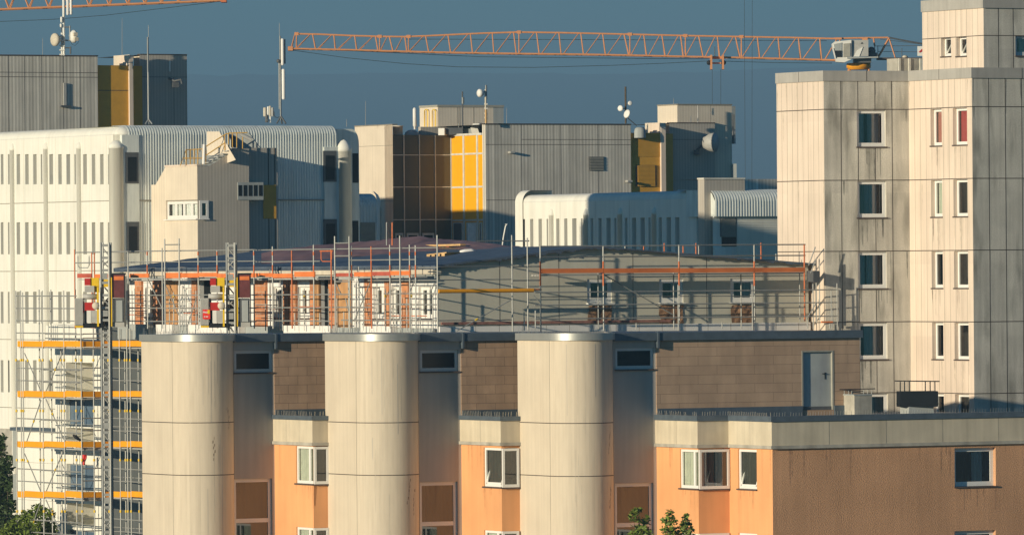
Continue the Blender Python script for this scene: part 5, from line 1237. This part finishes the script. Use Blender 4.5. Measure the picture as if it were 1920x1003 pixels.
# ------------------------------------------------------------------ masts and aerials
def pole(T, px, y0, y1, Y, r, m='mast', nm='pole', r2=None):
    mb = MB(); a, b = P(px, y1, Y), P(px, y0, Y); b.x = a.x; mb.tube(a, b, r, 8, 0, r2); return mb.build(nm, m, T)
def bar(T, a, b, Y, r, m='mast', nm='arm', Y2=None):
    mb = MB(); mb.tube(P(*a, Y), P(*b, Y2 or Y), r, 6); return mb.build(nm, m, T)
def drum(T, px, py, Y, rad, ax, dep, m='dish', nm='dish'):
    mb = MB(); ax = Vector(ax).normalized(); mb.lathe(P(px, py, Y) - ax * dep / 2, [(0, 0), (rad * .6, 0), (rad, dep * .45), (rad, dep * .8), (rad * .7, dep * .98), (0, dep)], 18, 0, ax); return mb.build(nm, m, T)
def can(T, px, y0, y1, Y, rad, m='dish', nm='panel_antenna', dy=0):
    mb = MB(); a, b = P(px, y1, Y), P(px, y0, Y); h = b.z - a.z; a.y += dy; mb.lathe(a, [(0, 0), (rad * .8, 0), (rad, .05), (rad, h - .05), (rad * .8, h), (0, h)], 12); return mb.build(nm, m, T)
def aerials():
    Y = 396; T = empty('antenna_mast', P(119, 105, Y), 'tall antenna mast with ladder rungs and two round dishes on the upper left roof', 'antenna')
    pole(T, 120, -25, 105, Y, .07, 'mwhite'); pole(T, 116, 62, 105, Y, .05, 'mwhite')
    for y in (68.5, 77, 86, 94.5, 103): bar(T, (111.5, y), (121.5, y), Y - .1, .04, 'mwhite', 'rung')
    drum(T, 104.5, 75, Y - .2, .36, (-.75, -.65, .0), .36, 'fasboard'); drum(T, 137, 69, Y, .36, (.8, .5, 0), .3, 'mwhite')
    bar(T, (122, 51.5), (131, 51.5), Y, .04); bar(T, (131, 49), (131, 76), Y, .045); bar(T, (122, 76), (132, 77), Y, .04)
    for x, y in ((141, 65), (142.5, 74)): mb = MB(); mb.box(P(x, y, Y - .35), .22, .2, .2, 0, .4); mb.build('radio_unit', 'fasboard', T)
    for x, y0, y1 in ((127, -22, 29), (133.5, -22, 28)): can(T, x, y0, y1, Y - .15, .075, 'dish')
    for x, y0, y1 in ((115.5, 32, 43), (114.5, 45, 52)): can(T, x, y0, y1, Y - .1, .07, 'mwhite', 'amplifier')
    bar(T, (114, 50), (116.5, 62), Y, .03, 'dgrey', 'cable_loop'); bar(T, (122, 90), (132, 90.5), Y, .035, 'dgrey'); bar(T, (132, 88), (132, 102), Y, .05, 'dgrey'); bar(T, (124, 22), (134, 25), Y, .05, 'mast')
    mb = MB(); mb.path([P(x, y, Y - .2) for x, y in ((132, 78), (135, 84), (141, 86), (147, 80), (148, 72))], .012); mb.build('cable_loop', 'cable', T)
    Y = 378; T = empty('whip_mast', P(278, 231, Y), 'thin dark tapering pole with tripod foot standing on the ribbed white roof edge', 'antenna')
    pole(T, 278.5, 136, 228, Y, .045, 'steel'); pole(T, 277.5, 70, 136, Y, .05, 'mast'); pole(T, 278.5, 48, 70, Y, .015, 'steel', 'tip')
    for dx, Y2 in ((-6, Y - .2), (7, Y - .3), (1, Y + .4)): bar(T, (278.5, 224), (278.5 + dx, 233), Y, .04, 'steel', 'tripod_leg', Y2)
    Y = 381; T = empty('panel_antenna_mast', P(527, 229, Y), 'lattice antenna mast with two long white panel antennas above the ribbed roof', 'antenna')
    pole(T, 526.5, 68, 226, Y, .05, 'mast'); pole(T, 523.8, 118, 205, Y + .1, .03, 'steel'); pole(T, 524, 44, 70, Y, .012, 'steel', 'tip')
    can(T, 530, 73, 123, Y - .1, .085); can(T, 532, 130, 187, Y - .1, .10); pole(T, 533.5, 74, 120, Y + .15, .06, 'dgrey', 'rear_panel')
    for y in (116, 128, 140, 152, 164, 176, 188, 200): bar(T, (523.5, y), (528, y + 5), Y, .018, 'steel', 'lattice')
    for y in (82, 120, 134, 180): bar(T, (526.5, y), (531, y), Y, .03, 'dgrey', 'clamp')
    drum(T, 522.5, 115, Y - .1, .10, (-.8, -.6, 0), .2, 'dgrey', 'camera'); 
    for dx, Y2 in ((-8, Y - .1), (9, Y - .3), (2, Y + .5)): bar(T, (526.8, 218), (526.8 + dx, 232), Y, .045, 'dgrey', 'tripod_leg', Y2)
    mb = MB(); mb.path([P(x, y, Y) for x, y in ((526, 219), (520, 221), (516, 220), (513, 213))], .02); mb.build('cable', 'cable', T)
    T = empty('relay_cluster', P(503, 229, Y), 'cluster of small grey relay boxes beside the foot of the panel antenna mast', 'antenna')
    for x, y0, y1, r, m in ((497, 202, 219, .10, 'fasboard'), (503, 200, 216, .06, 'mwhite'), (506.5, 199, 219, .06, 'fasboard'), (511, 202, 219, .07, 'mgrey')): can(T, x, y0, y1, Y, r, m, 'relay_box')
    pole(T, 500, 216, 230, Y, .09, 'dgrey'); pole(T, 507, 218, 230, Y, .05, 'mwhite'); drum(T, 500.5, 226, Y - .1, .1, (0, -1, 0), .1, 'dgrey', 'cable_drum'); bar(T, (512, 206), (515, 214), Y, .02, 'dgrey')
    Y = 402.4; T = empty('thin_aerial', P(867, 252, Y), 'thin dark aerial pole standing in front of the plant room', 'antenna')
    pole(T, 867.5, 172, 254, Y, .045, 'dgrey'); pole(T, 868, 183, 195, Y, .08, 'mast', 'joint'); pole(T, 860, 232, 253, Y, .02, 'steel', 'stay'); 
    Y = 399; T = empty('cylinder_antenna_mast', P(911, 230, Y), 'short rusty mast holding one white cylinder dish at the edge of the striated wall', 'antenna')
    pole(T, 911, 168, 232, Y, .055, 'fasboard'); pole(T, 911.5, 160, 187, Y, .06, 'mast'); pole(T, 911.3, 206, 231, Y - .05, .065, 'wood', 'lower_pole'); drum(T, 901, 175, Y - .1, .23, (-.85, -.5, 0), .34)
    for y in (195, 203, 213, 221): bar(T, (908, y), (914, y + 1), Y, .05, 'mwhite', 'clamp')
    bar(T, (904, 174), (912, 172), Y, .05, 'mast')
    Y = 403; T = empty('dish_mast', P(1173, 231, Y), 'rusty mast with three white dishes of different size on the striated roof', 'antenna')
    pole(T, 1173.3, 163, 232, Y, .055, 'trunk'); drum(T, 1163.5, 203.5, Y - .2, .17, (-.5, -.86, .1), .14); drum(T, 1176, 214, Y - .3, .25, (-.6, -.5, .25), .14); drum(T, 1181.5, 194, Y - .1, .13, (.3, -.9, .1), .12)
    bar(T, (1166, 203), (1174, 205), Y, .035); bar(T, (1174, 196), (1181, 194), Y, .03)
    mb = MB(); mb.path([P(x, y, Y) for x, y in ((1175, 220), (1183, 227), (1194, 236))], .03); mb.build('cable', 'cable', T)
    for px, y0, y1, Y, lab in ((229, 35, 104, 401, 'tall hair thin lightning rod on the cream parapet at upper left'), (80, 72, 106, 399, 'short faint lightning rod left of the tall antenna mast'), (685.5, 190, 236, 401, 'thin lightning rod on the cream wall left of centre'),
                               (650, 224, 238, 386, 'tiny lightning rod on the shaded end of the ribbed roof'), (950, 203, 236, 404, 'thin lightning rod right of the plant room'), (1263, 185, 198, 406, 'tiny lightning rod on the rear tower roof'), (1308.5, 198, 230, 406.5, 'white rod against the rear tower wall above the shaded wing'), (1295.5, 217, 230, 406.5, 'short white stub rod on the shaded wing roof')):
        mb = MB(); a, b = P(px, y1, Y), P(px, y0, Y); mb.tube(a, b, .018, 5, 0, .012); tag(mb.build('lightning_rod', 'dish' if px > 1290 else 'steel'), lab, 'lightning rod', 'lightning rods')
    # bent pole behind the tarpaulin
    mb = MB(); mb.path([P(x, y, 276) for x, y in ((941, 468), (944, 445), (948, 424), (951, 420), (947, 421))], .03); tag(mb.build('bent_pole', 'mwhite'), 'bent pale pole leaning up from the tarpaulin before the striated wall', 'pole')
    for px, lab, m in ((725, 'grey upright stake of the pair before the cream wall', 'mast'), (735.5, 'red upright stake of the pair before the cream wall', 'ored')):
        mb = MB(); mb.tube(P(px, 460, 277), P(px, 417, 277), .03); tag(mb.build('stake', m), lab, 'stake')
aerials()

# ------------------------------------------------------------------ tower cranes
def lattice_mast(T, x, y, z1):
    h = .7
    for sx in (-h, h):
        for sy in (-h, h): m = MB(); m.tube((x + sx, y + sy, 0), (x + sx, y + sy, z1), .08, 6); m.build('mast_leg', 'crane', T)
    n = int(z1 / 1.4)
    for k, (ax, ay, bx, by) in enumerate(((-h, -h, h, -h), (h, -h, h, h), (h, h, -h, h), (-h, h, -h, -h))):
        m = MB(); m.path([(x + (ax if i % 2 else bx), y + (ay if i % 2 else by), z1 * i / n) for i in range(n + 1)], .045, 5); m.build('mast_lacing', 'crane', T)
def crane():
    Y = 500; s = Y / F
    T = empty('tower_crane', (*PL(1605, 130, Y), 0), 'orange tower crane with white cab and long lattice jib reaching left across the sky', 'crane')
    J = T
    topc = [(553, 64), (600, 65), (660, 67.5), (712, 69), (757, 69.5), (800, 68), (840, 66), (905, 63), (970, 61), (1050, 62), (1181, 65), (1283, 67.5), (1390, 69.5), (1480, 71), (1560, 73), (1600, 72), (1665, 71)]
    botc = [(545, 92), (640, 94), (711, 96), (800, 98.5), (880, 100), (970, 101.5), (1100, 103), (1181, 104.5), (1290, 107), (1390, 109), (1470, 111), (1580, 114)]
    def ip(t, x):
        for (a, b), (c, d) in zip(t, t[1:]):
            if a <= x <= c: return b + (d - b) * (x - a) / (c - a)
        return t[0][1] if x < t[0][0] else t[-1][1]
    def tp(x): return P(x, ip(topc, x), Y)
    def bp(x, k): return P(x, ip(botc, x), Y) + Vector((0, .6 * k, 0))
    m = MB(); m.path([tp(x) for x, _ in topc], .072, 6); m.build('top_chord', 'crane', J)
    for k in (-1, 1): m = MB(); m.path([bp(x, k) for x, _ in botc], .066, 6); m.build('bottom_chord', 'crane', J)
    bn = [553, 594, 631, 671, 711, 739, 765, 806, 847, 888, 928, 970, 1013, 1054, 1096, 1137, 1181, 1214, 1249, 1283, 1320, 1351, 1389, 1426, 1464, 1503, 1542]
    tn = [584, 624, 663, 702, 728, 757, 796, 838, 880, 921, 961, 1004, 1046, 1087, 1128, 1168, 1205, 1239, 1274, 1308, 1343, 1377, 1418, 1457, 1495, 1535]
    for i, t in enumerate(tn):
        for b_, rr in ((bn[i] + 2, .034), (bn[i + 1] - 2, .048)):
            m = MB()
            for k in (-1, 1): m.tube(tp(t + (-2 if b_ < t else 2)), bp(b_, k), rr, 5, 0)
            m.build('brace', 'crane', J)
    for x in (556, 712, 766, 973, 1181, 1285, 1390):
        m = MB()
        for k in (-1, 1): m.tube(tp(x), bp(x, k), .045, 5)
        m.build('upright', 'crane', J)
        m = MB(); m.box(tp(x), .30, .22, .22); m.build('coupling', 'crane', J)
    for a in bn[1::2]: m = MB(); m.tube(bp(a, -1), bp(a, 1), .04, 5); m.build('cross_tie', 'crane', J)
    m = MB(); m.tube(tp(553), bp(546, -1), .04); m.tube(tp(553), bp(546, 1), .04); m.build('tip_strut', 'crane', J); m = MB(); m.box(P(545, 92, Y), .35, 1.4, .3); m.build('tip_head', 'crane', J)
    for x0, x1 in ((1542, 1570),): m = MB(); m.tube(bp(1546, -1), tp(1570), .05); m.tube(tp(1574), bp(1580, -1), .055); m.build('brace', 'crane', J)
    # cables
    for pts in ([(550, 95), (650, 109), (760, 120), (860, 126), (1000, 127), (1150, 123), (1250, 119), (1328, 115)], [(1348, 115), (1450, 118), (1560, 119)], [(575, 92), (900, 107), (1180, 110), (1330, 111)], [(760, 74), (1100, 75), (1550, 77)]):
        m = MB(); m.path([P(x, y, Y + .1) for x, y in pts], .018, 4); m.build('trolley_rope', 'cable', T)
    # trolley
    for x, y0, y1 in ((1333, 104, 131), (1355, 104, 131)):
        p, q = P(x, y0, Y - .5), P(x + .5, y1, Y - .5); m = MB(); m.box((p + q) / 2, .13, 1.3, p.z - q.z); m.build('trolley_cheek', 'crane', T)
    for x in (1329.5, 1357): m = MB(); m.lathe(P(x, 118, Y - .9), [(0, 0), (.17, 0), (.17, .25), (0, .25)], 14, 0, Vector((0, 1, 0))); m.build('trolley_wheel', 'black', T)
    m = MB(); p, q = P(1333, 110, Y - .6), P(1355, 119, Y - .6); m.tube(p, P(1355, 110, Y - .6), .05); m.tube(P(1335, 119, Y - .6), q, .06); m.build('trolley_frame', 'crane', T)
    for x, y1 in ((1335.5, 195), (1351.5, 195)): m = MB(); m.tube(P(x, 131, Y), P(x, y1 + 60, Y), .018, 4); m.build('hoist_rope', 'cable', T)
    m = MB(); m.tube(P(1340, 88, Y - .5), P(1340, 108, Y - .5), .03); m.build('trolley_post', 'dgrey', T)
    # cab
    def hx(nm, mt, pts, d0, d1, par=T):
        m = MB(); a = [P(x, y, Y) + Vector((0, d0, 0)) for x, y in pts]; b = [p + Vector((0, d1 - d0, 0)) for p in a]; m.face(a); m.face(b[::-1]); m.grid([a + [a[0]], b + [b[0]]], 0, False); return m.build(nm, mt, par)
    cb = hx('cab', 'mwhite', [(1558, 84), (1563, 80), (1594, 77), (1594, 113), (1581, 119), (1566, 118), (1560, 95)], -1.8, -.7)
    hx('cab_window', 'bluegrey', [(1561, 85), (1576, 82), (1576, 108), (1566, 109)], -1.86, -1.79, cb); hx('cab_window', 'black', [(1563, 97), (1576, 97), (1576, 109), (1566, 109)], -1.88, -1.85, cb)
    hx('cab_window', 'lou', [(1579, 84), (1592, 83), (1592, 108), (1579, 109)], -1.86, -1.79, cb); hx('cab_pillar', 'dish', [(1558.5, 93), (1560.5, 92), (1565, 111), (1563, 111)], -1.9, -1.8, cb)
    sw = hx('switch_cabinet', 'mgrey', [(1595, 77), (1626, 77), (1626, 107), (1595, 108)], -1.6, -.9)
    hx('emblem', 'black', [(1611.5, 84), (1616.5, 84), (1614, 81)], -1.63, -1.6, sw); hx('cover', 'mwhite', [(1605, 96), (1616, 90), (1609, 108), (1598, 108)], -1.66, -1.61, sw)
    hx('platform', 'bluegrey', [(1586, 109), (1644, 108), (1644, 110.5), (1586, 112)], -1.9, -.6)
    hx('walk_plate', 'dgrey', [(1600, 111), (1632, 110), (1632, 119), (1600, 119)], -1.2, 1.0); m = MB(); m.lathe(P(1606, 126, Y), [(0, 0), (.75, 0), (.75, .3), (.85, .3), (.85, .4), (0, .4)], 24); 
    m = MB(); c_ = P(1610, 131, Y); m.lathe(c_, [(0, 0), (.78, 0), (.78, .10), (.86, .12), (.86, .42), (.8, .45), (0, .46)], 28); m.build('slewing_ring', 'deck', T)
    c_ = P(1610, 131, Y); lattice_mast(T, c_.x, c_.y, c_.z)
    m = MB(); m.lathe(P(1634, 96, Y - .9), [(0, 0), (.25, 0), (.3, .1), (.3, .5), (0, .5)], 16, 0, Vector((0, 1, 0))); m.build('winch_drum', 'dgrey', T); hx('winch_base', 'dgrey', [(1625, 100), (1643, 100), (1645, 108), (1625, 108)], -1.0, .5)
    hx('top_joint', 'crane', [(1616, 71), (1627, 71), (1626, 77), (1617, 77)], -.25, .25); hx('top_joint', 'crane', [(1566, 71), (1578, 71), (1578, 75), (1566, 75)], -.2, .2)
    # apex and counter jib
    for a, b, r in (((1667, 72), (1646, 109), .075), ((1667, 72), (1679, 110), .05), ((1638, 73), (1640, 86), .06)): m = MB(); m.tube(P(*a, Y), P(*b, Y - .5), r); m.tube(P(*a, Y), P(*b, Y + .5), r); m.build('apex_strut', 'crane', T)
    hx('counter_jib', 'sill', [(1644, 109), (1760, 109), (1760, 114), (1644, 113)], -.7, .7)
    for pts, r in (([(1667, 71), (1692, 76), (1760, 88)], .06), ([(1650, 74), (1700, 80), (1760, 88)], .02), ([(1640, 87), (1760, 86)], .02), ([(1646, 97), (1725, 98)], .02)): m = MB(); m.path([P(x, y, Y) for x, y in pts], r, 5); m.build('tie_rod', 'dgrey', T)
    for x in (1640, 1646, 1691): m = MB(); m.tube(P(x, 86 if x < 1650 else 91, Y), P(x, 109, Y), .025); m.build('rail_post', 'dgrey', T)
    bs = hx('banner', 'mwhite', [(1719, 88), (1745, 88), (1745, 106), (1719, 106)], -.75, -.7); hx('banner_mark', 'red', [(1721, 99), (1727, 93), (1738, 93), (1738, 96), (1729, 97), (1724, 100)], -.78, -.75, bs)
    m = MB(); m.lathe(P(1697, 109, Y), [(0, 0), (.2, .0), (.2, .1), (.12, .17), (0, .19)], 12); m.build('beacon', 'fasboard', T)
    # second crane: only its jib tip enters at upper left
    Y = 520; T = empty('tower_crane', (*PL(-60, 20, Y), 0), 'second orange crane whose jib tip enters at the upper left corner', 'crane')
    def q(x, top=False, k=0): y = 18.5 - 17 * x / 420; return P(x, y - (40 if top else 0), Y) + Vector((0, .6 * k, 0))
    for k in (-1, 1): m = MB(); m.path([q(x, False, k) for x in (-80, 100, 250, 422)], .08, 6); m.build('bottom_chord', 'crane', T)
    m = MB(); m.path([q(x, True) for x in (-80, 100, 250, 405)], .08, 6); m.build('top_chord', 'crane', T)
    for i, x in enumerate((-30, 18, 55, 92, 130, 168, 205, 240, 272, 303, 335, 368)):
        for dx, rr in ((-16, .05), (16, .05)):
            m = MB()
            for k in (-1, 1): m.tube(q(x, False, k), q(x + dx, True), rr, 5)
            m.build('brace', 'crane', T)
    m = MB(); m.box(q(420), .4, 1.4, .3); m.build('tip_head', 'ored', T)
    m = MB(); m.path([P(x, y, Y) for x, y in ((-60, 42), (0, 41), (100, 37), (200, 29), (300, 17), (415, 3))], .018, 4); m.build('trolley_rope', 'cable', T)
    c_ = P(-60, 24, Y); lattice_mast(T, c_.x, c_.y, c_.z)
    # hoist ropes hanging from above the view
    for x0, x1, y1, lab in ((1395.5, 1398, 470, 'left of two hair thin hoist ropes hanging down right of the trolley'), (1410.5, 1409.5, 470, 'right of two hair thin hoist ropes hanging down right of the trolley')):
        m = MB(); m.tube(P(x0, -20, 470), P(x1, y1, 470), .016, 4); tag(m.build('hoist_rope', 'cable'), lab, 'rope', 'hanging hoist ropes')
crane()

# ------------------------------------------------------------------ trees
def leafy(T, clumps, n, size, m='leaf', nm='crown', seed=1):
    rnd = random.Random(seed); mb = MB()
    tot = sum(r * r for *_, r in clumps)
    for (x, y, z, r) in clumps:
        for _ in range(int(n * r * r / tot)):
            v = Vector((rnd.gauss(0, 1), rnd.gauss(0, 1), rnd.gauss(0, 1))).normalized() * r * (rnd.random() ** .45)
            v.z *= .9; c = Vector((x, y, z)) + v
            a = Vector((rnd.gauss(0, 1), rnd.gauss(0, 1), rnd.gauss(0, .6))).normalized(); b = a.cross(Vector((rnd.gauss(0, 1), rnd.gauss(0, 1), rnd.gauss(0, 1)))).normalized()
            s = size * rnd.uniform(.6, 1.3)
            mb.face([c - a * s, c + b * s * .42 - a * s * .1, c + a * s, c - b * s * .42 + a * s * .1])
    return mb.build(nm, m, T)
def tree(name, label, base, clumps, n, size, m, seed, group=None, r=.14):
    T = empty(name, base, label, 'tree', group); b = Vector(base); rnd = random.Random(seed)
    top = max(clumps, key=lambda c: c[2]); mid = Vector((b.x + (top[0] - b.x) * .5, b.y, b.z + (top[2] - b.z) * .55))
    mb = MB(); mb.tube(b, mid, r, 9, 0, r * .6); mb.tube(mid, top[:3], r * .6, 8, 0, r * .1); mb.build('trunk', 'trunk', T)
    for c in clumps:
        mb = MB(); s = b.lerp(mid, rnd.uniform(.6, 1)); mb.tube(s, c[:3], r * .35, 6, 0, r * .06); mb.build('limb', 'trunk', T)
    leafy(T, clumps, n, size, m, 'crown', seed)
def trees():
    def cl(L_, Y): s = Y / F; return [(*P(x, y, Y + dy), r * s) for x, y, r, dy in L_]
    Y = 232
    tree('young_tree', 'small young tree with sparse light leaves before the third pier window', (*PL(1205, 1003, Y), 0), cl([(1190, 968, 13, 0), (1197, 956, 7, .2), (1189, 957, 7, 0), (1206, 982, 14, .3), (1214, 972, 8, 0), (1196, 1000, 20, .2), (1215, 998, 14, -.3), (1190, 1025, 22, 0), (1212, 1030, 20, 0)], Y), 900, .085, 'leaf', 3, r=.05)
    Y = 231
    tree('young_tree', 'small young tree with twin leafy tips before the orange bay wall', (*PL(1265, 1003, Y), 0), cl([(1256, 962, 9, 0), (1249, 974, 10, .2), (1260, 976, 11, 0), (1285, 968, 8, 0), (1289, 980, 11, .2), (1281, 984, 8, 0), (1254, 992, 16, 0), (1290, 996, 14, 0), (1272, 1002, 18, .2), (1268, 1028, 24, 0)], Y), 1000, .085, 'leaf', 5, r=.05)
    Y = 301
    tree('broad_tree', 'dark leafy tree at the far left edge behind the scaffold', (*PL(-10, 1003, Y), 0), cl([(4, 820, 9, 0), (-8, 838, 22, 0), (5, 868, 26, .3), (-6, 900, 34, 0), (16, 905, 18, -.3), (8, 940, 30, .2), (-12, 960, 40, 0), (18, 985, 26, 0)], Y), 5000, .11, 'leafd', 7, r=.2)
    Y = 287.5
    tree('bushy_tree', 'sunlit bushy tree seen through the bottom left scaffold poles', (*PL(65, 1003, Y + 5.2), 0), cl([(50, 968, 16, 0), (72, 958, 17, .3), (92, 964, 13, 0), (36, 985, 22, 0), (66, 985, 24, -.3), (92, 990, 20, .2), (18, 1000, 24, 0), (50, 1010, 30, 0), (85, 1018, 30, 0)], Y + 5.2), 3600, .10, 'leaf', 9, r=.16)
trees()

# crow on the scaffold, red cloth below it
def crow():
    Yp = RFL.off(1.6).hit(146, 823); T = empty('crow', Yp, 'black crow perched on an orange scaffold board', 'bird')
    s = Yp.y / F
    mb = MB(); mb.lathe(P(152, 826, Yp.y), [(0, 0), (.03, .02), (.05, .10), (.075, .2), (.07, .28), (.045, .36), (.04, .40), (0, .42)], 10, 0, Vector((-.75, 0, .55)).normalized())
    h = P(144, 819.5, Yp.y); mb.lathe(h - Vector((0, 0, .055)), [(0, 0), (.05, .02), (.06, .06), (.045, .1), (0, .115)], 10); mb.tube(h, h + Vector((-.12, 0, -.04)), .02, 6, 0, .004)
    mb.build('body', 'feather', T)
    for d in (-.03, .03): mb = MB(); c = P(149, 826, Yp.y); mb.tube(c + Vector((0, d, -.1)), c + Vector((0, d, 0)), .012, 5); mb.build('leg', 'feather', T)
    c = RFL.off(.7).hit(157, 852); mb = MB(); rows = []
    for j in range(7): rows.append([c + Vector(((i - 2.5) * .045 * (1 - .06 * j) + .03 * math.sin(j), .04 * math.sin(i * 1.7 + j), -.07 * j)) for i in range(6)])
    mb.grid(rows); tag(mb.build('red_cloth', 'signred'), 'red cloth hanging under an orange scaffold deck below the crow', 'cloth')
crow()

# ------------------------------------------------------------------ haze
hz = MB(); hz.hexa([(-4300, -300, -1.5), (4300, -300, -1.5), (4300, -300, 480), (-4300, -300, 480), (-4300, 16500, -1.5), (4300, 16500, -1.5), (4300, 16500, 480), (-4300, 16500, 480)])
hm = bpy.data.materials.new('haze'); hm.use_nodes = True; hn = hm.node_tree.nodes; hn.remove(hn['Principled BSDF'])
pv = hn.new('ShaderNodeVolumePrincipled'); pv.inputs['Color'].default_value = (.32, .57, .82, 1); pv.inputs['Density'].default_value = 2.0e-4; pv.inputs['Anisotropy'].default_value = 0.0
hm.node_tree.links.new(pv.outputs[0], hn['Material Output'].inputs['Volume'])
ho = hz.build('haze', hm); ho['kind'] = 'stuff'
